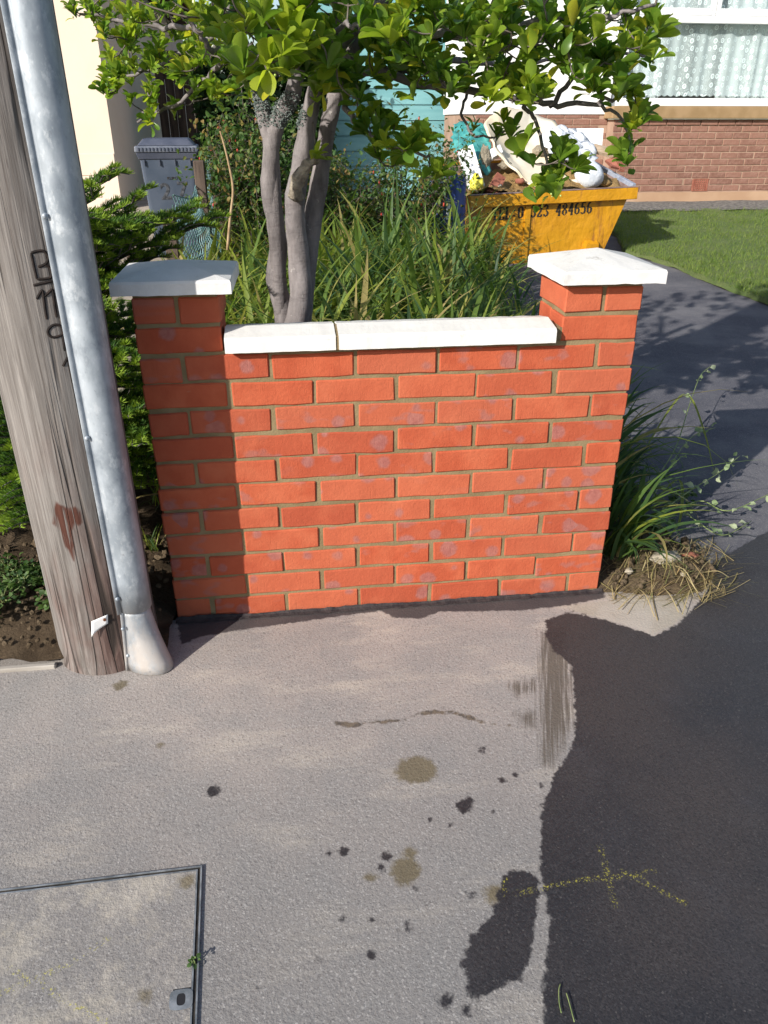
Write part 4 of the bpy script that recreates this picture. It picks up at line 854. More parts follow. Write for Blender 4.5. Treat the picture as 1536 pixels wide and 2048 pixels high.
o = blob('silver_sack', at_y(1178, 352, 5.55), (.135, .13, .125), M['sack'], 5, .16, 1.4); tag(o, 'bulging silver grey plastic sack on the soil in the skip', 'sack')
o = blob('rubble_bag', at_y(968, 322, 5.75), (.06, .08, .13), M['rubble'], 6, .3, 3); tag(o, 'grey rubble bundle wrapped in teal netting in the skip', 'rubble')
def cloth(name, rows, th, m, label, cat, sub=6, amp=.010, fq=9):             # rows of (u,v,Y) control points
    C = np.array([[at_y(u, v, y_) for u, v, y_ in r] for r in rows]); C = np.array([catmull(r, sub) for r in C]); C = np.stack([catmull(C[:, i], sub) for i in range(C.shape[1])], 1)
    r_, c_ = C.shape[:2]; V = C.reshape(-1, 3); o0 = V.mean(0); V = V-o0; V = V+np.array([np.array(mnoise.noise_vector(Vector(p)*fq)) for p in V])*amp
    o = mk(name, V, [(i*c_+j, i*c_+j+1, (i+1)*c_+j+1, (i+1)*c_+j) for i in range(r_-1) for j in range(c_-1)], m, None, True); o.location = o0
    md = o.modifiers.new('s', 'SOLIDIFY'); md.thickness = th; return tag(o, label, cat)
cloth('foam_sheet', [[(985,232,6.15),(1010,215,6.25),(1060,228,6.35),(1110,245,6.3)],[(968,250,5.95),(1000,262,6.0),(1060,290,6.1),(1130,285,6.1)],[(985,290,5.75),(1008,310,5.85),(1050,318,5.95),(1125,320,5.95)],[(1000,318,5.66),(1030,345,5.6),(1075,360,5.6),(1150,352,5.7)],[(1030,335,5.62),(1062,368,5.5),(1100,386,5.48),(1160,378,5.5)]], .018, M['foam'], 'curled cream foam sheet draped over the soil in the skip', 'foam', 7, .022, 9)
cloth('teal_netting', [[(905,250,6.3),(940,245,6.3),(972,250,6.2)],[(905,275,6.1),(945,270,6.0),(980,285,5.9)],[(900,300,5.9),(945,300,5.75),(978,330,5.72)],[(925,312,5.8),(955,330,5.72),(976,352,5.66)]], .008, M['net'], 'teal plastic netting crumpled over the left end of the skip', 'netting', 8, .035, 18)
# blue bin-shaped sack left of the skip
bb_ = empty('blue_bag', (at_y(895, 395, 5.15)[0], 5.15, gh(5.15))); tag(bb_, 'deep blue plastic bag standing left of the yellow skip', 'bag')
V, Fc = lathe([(.155,0),(.175,.08),(.17,.35),(.16,.55),(.15,.70),(.12,.78)], 28); V = [np.array(v)*(1+.10*mnoise.noise(Vector(v)*7)+.06*math.sin(9*math.atan2(v[1], v[0]))*(v[2]/.8)) for v in V]
mk('sack_body', V, Fc, M['bluep'], bb_, True)
mk('label', [(-.045+.03*a_, -.178-.004, .45+.15*b_) for a_, b_ in ((0,0),(1,0),(1.2,1),(.2,1))], [(0, 1, 2, 3)], M['wboard'], bb_)

# more rubbish on the heap
for k, (u, v, y_, r, m_, lb_) in enumerate(((1010,330,5.72,.05,'rubble','lump of grey rubble left of the foam sheet'),(1040,362,5.50,.035,'tile','broken red brick lump under the foam edge'),(1120,372,5.46,.03,'tile','small broken brick lump in the front middle of the skip'),(1210,365,5.55,.045,'sand','clod of yellow soil right of the silver sack'),(1080,300,5.95,.06,'rubble','grey lump lying in the fold of the foam sheet'),(1165,300,6.0,.07,'foam','crumpled cream scrap behind the silver sack'),(1000,372,5.42,.016,'stone','small pale pebble on the skip rim'))):
    o = blob('rubble_lump', at_y(u, v, y_), (r*1.2, r, r*.8), M[m_], 30+k, .5, 1.8, None, 1, 2); tag(o, lb_, 'rubble')
cloth('crumpled_sheet', [[(1100,262,6.2),(1130,256,6.25),(1165,272,6.2)],[(1085,275,6.0),(1125,262,6.05),(1185,285,6.0)],[(1100,305,5.85),(1140,285,5.9),(1190,312,5.85)],[(1120,330,5.75),(1150,318,5.8),(1180,335,5.75)]], .010, M['sack'], 'crumpled white plastic sheeting between foam sheet and silver sack', 'sheeting', 9, .055, 16)

# ================================================================== FOLIAGE HELPERS
def leaf_template(rows=5, fold=.22, curl=.12, shape='obovate'):
    V = []; 
    for i in range(rows+1):
        t = [0, .22, .48, .70, .86, .955, 1.0][i] if shape == 'obovate' else i/rows
        if shape == 'obovate': s_ = .02+.975*t**1.45; w_ = .5*math.sqrt(max(0, 1-(2*s_-1)**2))*(.55+.45*min(1, t*1.6))
        elif shape == 'ovate': w_ = .5*math.sin(math.pi*min(1, t**.8))**.9
        else: w_ = .5*math.sin(math.pi*(t*.94+.03))
        z = curl*math.sin(math.pi*t*.9)-.06*t
        V += [(-w_, t, z+fold*w_), (0, t, z), (w_, t, z+fold*w_)]
    Fc = []
    for i in range(rows):
        a_ = 3*i; Fc += [(a_, a_+1, a_+4, a_+3), (a_+1, a_+2, a_+5, a_+4)]
    return np.array(V), np.array(Fc)
def frames(D, roll):                                     # rotation matrices: y along D, z as near up as possible, rolled
    D = D/np.linalg.norm(D, axis=1)[:, None]; up = np.tile([0, 0, 1.], (len(D), 1)); X = np.cross(D, up); l_ = np.linalg.norm(X, axis=1); X[l_ < 1e-3] = [1, 0, 0]; X /= np.linalg.norm(X, axis=1)[:, None]; Z = np.cross(X, D)
    c, s_ = np.cos(roll)[:, None], np.sin(roll)[:, None]; X2 = X*c+Z*s_; Z2 = -X*s_+Z*c
    return np.stack([X2, D, Z2], 2)
def scatter(T, P, D, roll, L, Wd):                         # merge leaves into arrays
    V0, F0 = T; Rm = frames(D, roll); loc = V0[None]*np.stack([Wd, L, L], 1)[:, None, :]; V = np.einsum('nij,nkj->nki', Rm, loc)+P[:, None, :]
    k = len(V0); return V.reshape(-1, 3), (F0[None]+(np.arange(len(P))*k)[:, None, None]).reshape(-1, F0.shape[1]), k
def unit(n_): v = rng.normal(size=(n_, 3)); return v/np.linalg.norm(v, axis=1)[:, None]
def leaf_mass(name, T, P, D, roll, L, Wd, tint, mat, parent, kind='stuff'):
    V, Fc, k = scatter(T, P, D, roll, L, Wd); o = mk(name, V, Fc, mat, parent, True, dict(tint=np.repeat(tint, k)))
    if kind: o['kind'] = kind
    return o

# ================================================================== THE TREE
TB = np.array([.415, .70, gh(.7)])
tree = empty('evergreen_tree', tuple(TB)); tag(tree, 'multi-stemmed evergreen tree with glossy leaves rising behind the brick wall', 'tree')
def px(L): return np.array([at_y(u, v, y_) for u, v, y_ in L])
STEMS = [  # (u,v,Y) path, start radius, end radius
 (([(575,700,.66)]+[(592,650,.66),(602,590,.67),(598,520,.68),(592,460,.67),(591,400,.66),(600,340,.66),(612,270,.66),(622,215,.66),(634,170,.65),(665,110,.62),(720,40,.60),(775,-10,.60),(860,-90,.6)]), .046, .018),
 (([(580,690,.72)]+[(566,620,.74),(552,555,.75),(556,490,.75),(548,430,.74),(539,380,.73),(541,320,.73),(546,275,.73),(560,235,.72),(585,190,.72),(597,120,.74),(605,50,.76),(600,-30,.78),(630,-160,.8)]), .037, .021),
 (([(592,690,.70)]+[(600,650,.71),(608,590,.72),(614,520,.73),(626,440,.74),(637,370,.75),(648,300,.76),(660,235,.77),(676,175,.78),(700,110,.79),(735,50,.80),(780,-40,.82)]), .043, .020),
 ([(543,285,.73),(528,235,.74),(520,190,.75),(505,130,.78),(480,70,.82),(450,0,.86),(420,-90,.9)], .026, .014),
]
LIMBS = [([(672,185,.78),(735,140,.78),(830,163,.72),(930,178,.62),(1040,200,.54),(1120,208,.48),(1210,200,.42),(1290,170,.38)], .017, .004), ([(560,120,.76),(500,98,.80),(462,92,.78),(425,96,.72),(400,72,.68),(380,40,.66)], .012, .006), ([(470,92,.78),(440,128,.86),(405,165,.92),(350,212,.98),(300,226,1.02),(275,245,1.04)], .010, .004),
 ([(500,100,.80),(420,60,.95),(330,55,1.05),(250,42,1.1),(160,28,1.12)], .013, .004), ([(430,70,.93),(360,110,1.0),(300,140,1.05),(220,158,1.08)], .010, .004), ([(700,65,.62),(800,62,.50),(900,72,.42),(1010,58,.34),(1110,36,.28),(1230,30,.24),(1310,10,.22)], .014, .004),
 ([(600,90,.74),(560,60,.45),(535,70,.20),(520,105,.06)], .014, .005), ([(680,170,.8),(700,230,.62),(740,270,.5),(800,300,.42),(860,310,.38)], .010, .004), ([(1050,210,.54),(1068,240,.44),(1086,300,.36),(1096,350,.32),(1102,380,.30)], .0065, .0025),
 ([(1180,208,.44),(1225,222,.40),(1250,255,.36),(1262,300,.34)], .006, .0025), ([(935,180,.66),(925,235,.6),(950,268,.56),(985,276,.54),(1010,262,.52)], .005, .0025), ([(780,40,.6),(850,-40,.5),(950,-90,.4),(1100,-110,.35)], .022, .008),
 ([(605,30,.76),(560,-80,.9),(480,-200,1.0)], .02, .008), ([(800,140,.77),(900,120,.9),(1000,130,1.0),(1120,120,1.0)], .014, .005), ([(640,160,.65),(650,90,.4),(690,50,.25),(720,60,.18)], .010, .004), ([(1100,212,.5),(1150,150,.4),(1230,110,.36),(1300,110,.34)], .008, .003)]
TRV = []
for k, (L, r0, r1) in enumerate(STEMS):
    P = catmull(px(L), 6); m_ = len(P); t = np.linspace(0, 1, m_); r = r0+(r1-r0)*t**.7; r = r*(1+.09*np.array([mnoise.noise(Vector((x*7.3, k*5., 0))) for x in t*4]))
    P[0][2] = min(P[0][2], TB[2]); V, Fc = tube(P, r, 16); V = np.array(V)
    V += np.array([np.array(mnoise.noise_vector(Vector(p)*14)) for p in V])*r0*.10+np.array([np.array(mnoise.noise_vector(Vector(p)*45)) for p in V])*r0*.035
    TRV += list(V)
    o = mk('trunk' if k < 3 else 'limb', V-TB, Fc, M['bark'], tree, True)
# pruned stub on the front stem and knots
P = catmull(px([(590,398,.62),(596,360,.60),(612,335,.585),(632,318,.575)]), 5); V, Fc = tube(P, np.linspace(.024, .011, len(P)), 12); V = np.array(V); V += np.array([np.array(mnoise.noise_vector(Vector(p)*60)) for p in V])*.011
mk('pruned_stub', V-TB, Fc, simple('dead_wood', (.15, .125, .10), (.36, .31, .24), .9, 30, .9, 60, .012), tree, True)
nodes = []; bm_ = MB()
for L, r0, r1 in LIMBS:
    P = catmull(px(L), 5); P[1:-1] += rng.normal(0, .004, (len(P)-2, 3)); bm_.tube(P, np.linspace(r0, r1, len(P)), 8); nodes += list(zip(P, np.linspace(r0, r1, len(P))))
for L, r0, r1 in STEMS:
    P = catmull(px(L), 4); nodes += [(p, .009) for p in P if p[2] > 1.38]
lb = mk('limbs', np.array(bm_.V)-TB, bm_.F, M['bark'], tree, True)
# clusters of leaves: (centre u,v, radii, number, nearest and farthest distance Y, leaf length)
CL = [((330,55),(130,58),58,.75,1.35,.046),((285,140),(95,50),34,.85,1.3,.046),((230,165),(35,22),7,.95,1.15,.046),((300,215),(55,30),8,.95,1.1,.046),((420,150),(80,55),22,.65,1.1,.050),((470,200),(60,30),5,.8,1.1,.05),((180,20),(45,18),8,1.0,1.2,.046),
 ((525,95),(85,72),20,-.02,.35,.066),((500,150),(50,30),5,.0,.3,.068),((620,150),(70,40),8,.15,.5,.062),((660,50),(110,70),26,.1,.8,.060),((780,60),(110,70),30,.1,.8,.058),((700,170),(80,40),9,.3,.7,.058),((850,150),(100,45),16,.25,.8,.058),
 ((790,290),(80,45),11,.25,.55,.062),((720,240),(50,30),5,.35,.6,.060),((860,330),(35,25),3,.3,.45,.058),((900,60),(130,65),34,.15,.8,.056),((985,150),(110,42),22,.15,.6,.058),((1030,185),(70,28),10,.1,.4,.062),((1060,60),(150,65),40,.1,.7,.056),((1150,110),(110,45),24,.1,.6,.056),((1210,60),(90,60),22,.1,.5,.056),
 ((1290,100),(35,26),5,.15,.4,.056),((1200,160),(65,35),9,.2,.5,.056),((1100,325),(65,50),11,.24,.38,.066),((1085,385),(32,18),4,.24,.34,.064),((1255,240),(28,35),5,.28,.4,.054),((1255,305),(30,22),4,.28,.38,.052),((1265,190),(25,25),4,.3,.4,.054),((1000,265),(28,22),3,.45,.55,.054),((950,258),(14,12),1,.5,.55,.05),((640,318),(8,6),1,.56,.58,.062),((1310,60),(25,30),3,.2,.4,.056),((460,40),(70,40),16,.3,.9,.056)]
cen = []; Ls = []; YG = []
for (u, v), (ru, rv), n_, ya, yb2, L in CL:
    for _ in range(int(n_*((1.2 if u < 880 else .98) if n_ > 6 else 1))):
        while True:
            a_, b_ = rng.uniform(-1, 1, 2)
            if a_*a_+b_*b_ <= 1: break
        cen.append(at_y(u+a_*ru, v+b_*rv, rng.uniform(ya, yb2))); Ls.append(L*(.92 if u < 480 else 1.06)*rng.uniform(.78, 1.12)); YG.append(.24 if (u, v) in ((525,95),(500,150),(1030,185),(640,318),(1255,240),(1265,190)) else (.08 if u < 480 else 0))
nvis = len(cen)
for _ in range(330):                                    # the crown above the picture
    d = unit(1)[0]*rng.uniform(.35, 1)**.5; p = np.array([.60, .62, 2.02])+d*np.array([1.12, .85, .58])
    q = project(p)
    if q[1] > -25 or p[2] < 1.5: continue
    YG.append(0); cen.append(p); Ls.append(.058*rng.uniform(.85, 1.15))
cen = np.array(cen); Ls = np.array(Ls)
# twigs: join each cluster to the nearest wood already there
npos = np.array([p for p, _ in nodes]); order = np.argsort([np.min(np.linalg.norm(npos-c, axis=1)) for c in cen]); tw = MB(); CA = np.zeros_like(cen)
for i in order:
    c = cen[i]; dd = np.linalg.norm(npos-c, axis=1)+.35*np.clip(npos[:, 2]-c[2], -.2, .3)*0; j = int(np.argmin(dd)); p0 = npos[j]; d = c-p0; l_ = np.linalg.norm(d)
    if l_ < .012: d = np.array([0, 0, .03]); p0 = c-d; l_ = .03
    side = unit(1)[0]*.16*l_; mid1 = p0+d*.35+side+np.array([0, 0, -.07*l_]); mid2 = p0+d*.72+side*.6+np.array([0, 0, -.10*l_]); P = catmull([p0, mid1, mid2, c], 3)
    r1_ = .0016; r0_ = min(.0055, .0020+.006*l_); tw.tube(P, np.linspace(r0_, r1_, len(P)), 5, False)
    npos = np.vstack([npos, P[3:-1:2]]); CA[i] = (P[-1]-P[-3])/np.linalg.norm(P[-1]-P[-3])
o = mk('twigs', np.array(tw.V)-TB, tw.F, M['twig'], tree, True); o['kind'] = 'stuff'
# leaves of each rosette
LT = [leaf_template(6, f_, c_) for f_, c_ in ((.25, .10), (.35, .05), (.12, .16), (.30, -.06))]
P = []; D = []; RO = []; LL = []; TI = []; CI = []
for i, c in enumerate(cen):
    axis = CA[i]*.45+np.array([0, 0, .75])+unit(1)[0]*.45+np.array([0, -.18, 0]); axis /= np.linalg.norm(axis); u = np.cross(axis, unit(1)[0]); u /= np.linalg.norm(u); w_ = np.cross(axis, u)
    nl = int(rng.integers(6, 10)); ct = np.clip(rng.normal(.50, .17)+YG[i], .05, .88)
    for k in range(nl):
        t = k*2.4+rng.normal(0, .25); sp = rng.uniform(.35, 1.15); d = axis*math.cos(sp)+(u*math.cos(t)+w_*math.sin(t))*math.sin(sp)
        P.append(c-axis*rng.uniform(-.004, .022)); D.append(d); RO.append(rng.normal(0, .45)); LL.append(Ls[i]*rng.uniform(.7, 1.12)); CI.append(i)
        TI.append(np.clip(ct+rng.normal(0, .11), 0, .84) if rng.random() > .025 else 1.0)
    if rng.random() < .25:
        P.append(c-axis*.03); d = unit(1)[0]; d[2] = -abs(d[2])*.6; D.append(d); RO.append(rng.normal(0, .6)); LL.append(Ls[i]*.8); TI.append(rng.choice([.3, .9, 1.0], p=[.6, .2, .2])); CI.append(i)
P, D, RO, LL, TI, CI = map(np.array, (P, D, RO, LL, TI, CI)); WD = LL*rng.uniform(.46, .58, len(LL))
q = project(P); vis = (CI < nvis) & (q[:, 0] > 60) & (q[:, 0] < 1400) & (q[:, 1] > 15) & (q[:, 1] < 420)
dist = np.linalg.norm(P-CAM, axis=1); score = np.where(vis, LL/dist, 0); big = np.argsort(-score)[:300]; isbig = np.zeros(len(P), bool); isbig[big] = True
crown = obj('crown', None, tree)
for k in range(4):
    s_ = (~isbig) & (np.arange(len(P)) % 4 == k)
    if k == 0: acc = []
    V, Fc, kk = scatter(LT[k], P[s_]-TB, D[s_], RO[s_], LL[s_], WD[s_]); acc.append((V, Fc, np.repeat(TI[s_], kk)))
off = 0; VV = []; FF = []; TT = []
for V, Fc, t in acc: VV.append(V); FF.append(Fc+off); TT.append(t); off += len(V)
o = mk('foliage', np.concatenate(VV), np.concatenate(FF), M['leaf'], crown, True, dict(tint=np.concatenate(TT))); o['kind'] = 'stuff'
LM = {}
fm = frames(D[big], RO[big])
for n_, i in enumerate(big):
    k = n_ % 4; tq = round(float(TI[i])*12)/12
    if (k, tq) not in LM: LM[(k, tq)] = mesh('leaf', LT[k][0]*np.array([.53, 1, 1]), LT[k][1], M['leaf'], True, dict(tint=np.full(len(LT[k][0]), tq)))
    o = obj('leaf', LM[(k, tq)], crown); R3 = Matrix(fm[n_].tolist()); o.matrix_local = Matrix.Translation(Vector(P[i]-TB)) @ R3.to_4x4() @ Matrix.Diagonal((WD[i]/.53*1.0, LL[i], LL[i], 1))
# green berries
mb = MB()
bm0 = bmesh.new(); bmesh.ops.create_icosphere(bm0, subdivisions=1, radius=1); bv = np.array([v.co[:] for v in bm0.verts]); bf = [tuple(v.index for v in f.verts) for f in bm0.faces]; bm0.free()
for i in rng.choice(nvis, 60, replace=False):
    for _ in range(int(rng.integers(2, 7))): mb.add(bv*rng.uniform(.0028, .0042)+cen[i]+rng.normal(0, .010, 3)-TB, bf)
o = mb.build('berries', M['berry'], crown, True); o['kind'] = 'stuff'
# lichen crust at the fork
mb = MB(); TV = np.array(TRV)
for (u, v, y_, r, n_) in ((526,215,.69,.032,650),(520,190,.70,.026,400),(572,222,.67,.034,950),(600,236,.68,.022,350)):
    c = at_y(u, v, y_); dd = np.linalg.norm((TV-c)*np.array([1, .6, .8]), axis=1); near_ = TV[(dd < r*1.5)]
    for _ in range(n_ if len(near_) else 0): mb.add(bv*rng.uniform(.0013, .0036)*np.array([1, 1, .7])+near_[rng.integers(len(near_))]+rng.normal(0, .0030, 3)+np.array([0, -.001, 0]), bf)
o = mk('lichen', np.array(mb.V)-TB, mb.F, M['lichen'], tree, True); o['kind'] = 'stuff'

# ================================================================== STRAP-LEAVED PLANTS
def blade_verts(L, Wd, lean, droop, bend, seg=9):
    """arching ribbon in local space, base at the origin, leaning to +y"""
    V = []; p = np.zeros(3); ang = lean
    for i in range(seg+1):
        t = i/seg; w_ = Wd*.5*(.55+.45*math.sin(math.pi*min(1, t*1.1+.15)))*(1 if t < .7 else max(.04, (1-t)/.3))
        side = bend*t*t; V += [(p[0]+side-w_, p[1], p[2]+w_*.35), (p[0]+side, p[1], p[2]), (p[0]+side+w_, p[1], p[2]+w_*.35)]
        ang += droop/seg*(.35+1.3*t); p = p+np.array([0, math.sin(ang), math.cos(ang)])*L/seg
    Fc = []
    for i in range(seg): a_ = 3*i; Fc += [(a_, a_+1, a_+4, a_+3), (a_+1, a_+2, a_+5, a_+4)]
    return np.array(V), np.array(Fc)
BV = [blade_verts(1.0, w_, le, dr, be) for w_, le, dr, be in ((.030,.10,1.2,.05),(.026,.22,1.9,-.06),(.034,.15,.6,.03),(.024,.30,2.5,.10),(.030,.40,1.4,-.12),(.036,.10,1.0,0),(.028,.50,2.0,.05),(.030,.25,3.0,-.03),(.022,.65,1.0,.10),(.032,.18,1.6,-.08),(.020,.85,.6,.05),(.026,.35,2.8,.15))]
BMC = {}
def blade_obj_mesh(k, tq):
    if (k, tq) not in BMC: BMC[(k, tq)] = mesh('leaf_blade', BV[k][0], BV[k][1], M['blade'], True, dict(tint=np.full(len(BV[k][0]), tq)))
    return BMC[(k, tq)]
def clump(x, y, nb, hmin, hmax, spread, tint, label, group=None, single=False, wide=1.0, name='strap_leaved_plant', z=None, lean=None, cat='plant', tj=.19):
    z = gh(y)+.03 if z is None else z; root = empty(name, (x, y, z)); tag(root, label, cat, group); VV = []; FF = []; TT = []; off = 0
    for i in range(nb):
        k = int(rng.integers(len(BV))); L = rng.uniform(hmin, hmax); az = rng.uniform(0, 2*math.pi) if lean is None else lean+rng.normal(0, .7); r = spread*math.sqrt(rng.random()); th = rng.uniform(0, 6.28)
        tq = float(np.clip(tint+rng.normal(0, tj), 0, .80)) if rng.random() > .16 else float(rng.choice([.9, 1.0])); tq = round(tq*10)/10
        for _try in range(14):
            if _try: az = rng.uniform(0, 2*math.pi) if lean is None or _try > 9 else lean+rng.normal(0, .7); k = int(rng.integers(len(BV)))
            tip = BV[k][0][4::3]*L; wx_ = x+tip[:, 0]*math.cos(az)+tip[:, 1]*math.sin(az)+r*math.cos(th); wy_ = y-tip[:, 0]*math.sin(az)+tip[:, 1]*math.cos(az)+r*math.sin(th); wz_ = z+tip[:, 2]
            if not ((wy_ < .30) & (wy_ > -.20) & (wx_ > -.08) & (wx_ < (1.43 if lean is None else 1.375)) & (wz_ < 1.10)).any(): break
        else: continue
        Rz = Matrix.Rotation(-az, 4, 'Z'); tilt = Matrix.Rotation(rng.normal(0, .12), 4, 'X') @ Matrix.Rotation(rng.normal(0, .12), 4, 'Y'); wsc = wide*(.55+.35/L*.5) if L < .6 else wide*.8
        Mx = Matrix.Translation((r*math.cos(th), r*math.sin(th), 0)) @ tilt @ Rz @ Matrix.Diagonal((L*wsc, L, L, 1))
        if single: o = obj('leaf_blade', blade_obj_mesh(k, tq), root); o.matrix_local = Mx
        else:
            A_ = np.array(Mx); V = BV[k][0] @ A_[:3, :3].T+A_[:3, 3]; VV.append(V); FF.append(BV[k][1]+off); TT.append(np.full(len(V), tq)); off += len(V)
    if not single:
        o = mk('leaf_blades', np.concatenate(VV), np.concatenate(FF), M['blade'], root, True, dict(tint=np.concatenate(TT))); o['kind'] = 'stuff'
    return root
near = [(.23,.52,26,.35,.60,.12,.10,'dark strap-leaved clump against the left pier behind the wall'),(.62,.50,30,.45,.72,.13,.32,'arching strap-leaved clump just right of the tree trunk'),(.82,.55,34,.45,.75,.14,.36,'tall strap-leaved clump behind the middle of the coping'),(.98,.60,40,.45,.80,.15,.24,'bluish arching strap-leaved clump left of the right pier'),(1.14,.72,40,.45,.78,.15,.14,'thick strap-leaved clump directly behind the right pier'),
 (.42,1.15,30,.45,.75,.14,.20,'strap-leaved clump right behind the tree trunk'),(.75,1.10,36,.50,.85,.16,.46,'yellow-green strap-leaved clump behind the middle one'),(1.05,1.25,38,.50,.85,.17,.38,'tall dense strap-leaved clump behind the bluish one'),(1.33,1.15,36,.45,.80,.15,.16,'dark strap-leaved clump overhanging the drive edge')]
for a_ in near: clump(*a_[:7], a_[7], single=True, wide=1.7)  # lowered tints put the shade behind the wall into the leaf colour
for k in range(7):
    clump(.98+.055*k+rng.normal(0, .01), .36+rng.normal(0, .025), 10, .75, .92, .02, .66, 'trimmed bright green strap-leaf tuft close behind the coping by the right pier', 'trimmed tufts behind the coping', wide=.5)
far = []
for k in range(46):
    y = 1.6+3.0*(k/46)**.9+rng.normal(0, .1); xr = 1.45+.16*(y-1.6); xl = -.25 if y > 2.4 else -.1; far.append((rng.uniform(xl, xr), y))
for x, y in far:
    left = x < .55; clump(x, y, 46, .50, .98 if not left else .90, .20, .64 if left else .50, 'sunlit strap-leaved clump in the deep planted bed left of the tree trunk' if left else 'upright strap-leaved clump in the deep planted bed between tree and skip', 'strap-leaved clumps left of the trunk' if left else 'strap-leaved clumps between tree and skip', wide=1.4)
for x, y in ((1.62,2.5),(1.72,3.1),(1.85,3.7),(1.95,4.3),(1.68,2.0),(2.05,4.7)):
    clump(x, y, 46, .40, .70, .18, .28, 'green strap-leaved clump at the drive edge in front of the skip', 'strap-leaved clumps in front of the skip', wide=1.3)
# clump spilling over the drive beside the right pier
for (x, y, nb, lo, hi, ln, ti, lb_) in ((1.42,.32,85,.30,.52,1.15,.24,'dark strap-leaved clump flopping over the drive beside the right pier'),(1.43,.55,75,.40,.66,1.2,.28,'strap-leaved clump leaning over the drive behind the right pier'),(1.45,.17,50,.22,.42,1.9,.30,'low flattened strap-leaved clump at the foot of the right pier')):
    clump(x, y, nb, lo, hi, .06, ti, lb_, single=True, lean=ln, z=.04, wide=1.7)

# ================================================================== BROAD-LEAVED WEEDS, BRAMBLE
OV = leaf_template(4, .25, .08, 'ovate')
def weed(name, x, y, nl, rad, h, L, mat, label, tint=.4, group=None, flat=.5, z=None, cat='weed'):
    z = gh(y)+.03 if z is None else z; root = empty(name, (x, y, z)); tag(root, label, cat, group)
    a_ = rng.uniform(0, 6.28, nl); r = rad*np.sqrt(rng.random(nl)); P = np.stack([r*np.cos(a_), r*np.sin(a_), h*rng.random(nl)**.8*(1-.5*(r/rad))+.004], 1); D = np.stack([np.cos(a_+rng.normal(0, .8, nl)), np.sin(a_+rng.normal(0, .8, nl)), rng.normal(.15, .35, nl)], 1)
    Lx = L*rng.uniform(.6, 1.2, nl); leaf_mass('leaves', OV, P, D, rng.normal(0, .5, nl), Lx, Lx*rng.uniform(.65, .95, nl), np.clip(tint+rng.normal(0, .2, nl), 0, 1), mat, root)
    st = MB()
    for k in range(0, nl, 4): st.tube(catmull([(rng.normal(0, rad*.15), rng.normal(0, rad*.15), -.01), P[k]*np.array([.6, .6, .7]), P[k]], 3), .0014, 4, False)
    st.build('stems', M['stem'], root)['kind'] = 'stuff'; return root
for x, y, lb_ in ((.20,.75,'dark bramble mound left of the tree trunk behind the left pier'),(.30,1.0,'dark bramble mound behind the twin trunk on its left'),(.05,1.25,'bramble mound further back behind the left pier cap')): weed('bramble', x, y, 320, .20, .55, .048, M['weed'], lb_, .22, cat='shrub')
for x, y, lb_ in ((.62,.95,'bramble leaves low among the blades right of the trunk'),(.90,.95,'bramble trailing through the blades behind the coping'),(.75,.42,'small dark-leaved weeds close behind the coping joint')): weed('bramble', x, y, 150, .18, .40, .042, M['weed'], lb_, .35, cat='shrub')

# ================================================================== FUCHSIA BUSHES
def bush(x, y, rx, ry, h, nl, lb_, thin=1.0, reds=60):
    z = gh(y); root = empty('fuchsia_bush', (x, y, z)); tag(root, lb_, 'bush'); tips = []; st = MB()
    for k in range(46):
        a_ = rng.uniform(0, 6.28); r = math.sqrt(rng.random()); tip = np.array([rx*r*math.cos(a_), ry*r*math.sin(a_), h*rng.uniform(.5, 1)*(1-.35*r*r)]); b0 = np.array([.12*math.cos(a_), .12*math.sin(a_), 0]); P = catmull([b0, tip*np.array([.5, .5, .6])+rng.normal(0, .03, 3), tip], 5); st.tube(P, np.linspace(.006, .0015, len(P)), 5, False)
        for p in P[3:]:
            tips.append(p)
            for _ in range(2): e_ = p+rng.normal(0, .09, 3); st.tube([p, (p+e_)/2+rng.normal(0, .01, 3), e_], .0013, 4, False); tips.append(e_)
    st.build('stems', M['twig'], root)['kind'] = 'stuff'; tips = np.array(tips); i = rng.integers(0, len(tips), nl); P = tips[i]+rng.normal(0, .035, (nl, 3)); P[:, 2] = np.maximum(P[:, 2], .02); L = rng.uniform(.022, .055, nl)
    leaf_mass('leaves', OV, P, unit(nl)+np.array([0, -.2, .1]), rng.normal(0, .6, nl), L, L*.55, rng.random(nl)**1.9, M['bush'], root)
    fl = MB()
    for k in rng.choice(len(tips), reds): c = tips[k]+rng.normal(0, .03, 3)+np.array([0, -.03, 0]); fl.add(bv*np.array([.006, .006, .014])*rng.uniform(.8, 1.5)+c, bf)
    fl.build('flowers', M['red'], root, True)['kind'] = 'stuff'
p = at_y(450, 300, 4.3); bush(p[0]+.20, 4.35, .38, .45, 1.60, 8000, 'straggly fuchsia bush with small red flowers behind the tree trunk, left', 1, 60)
p = at_y(790, 300, 4.9); bush(p[0], 4.9, .8, .4, 1.32, 6500, 'thin fuchsia bush with red flowers in front of the teal shed', 1, 60)
p = at_y(640, 300, 4.7); bush(p[0], 4.7, .45, .4, 1.15, 4500, 'leafy bush glimpsed behind the right-hand tree stem', 1, 12)
# one bare dead stem left of the trunk
P = px([(455,500,2.2),(460,440,2.2),(466,380,2.2),(458,330,2.2),(447,285,2.2),(440,262,2.2)]); o = mk('dead_stem', *tube(catmull(P, 5), np.linspace(.008, .004, 26), 7), M['deadstem'], None, True); tag(o, 'single bare brown stem standing between the bin and the tree', 'stem')

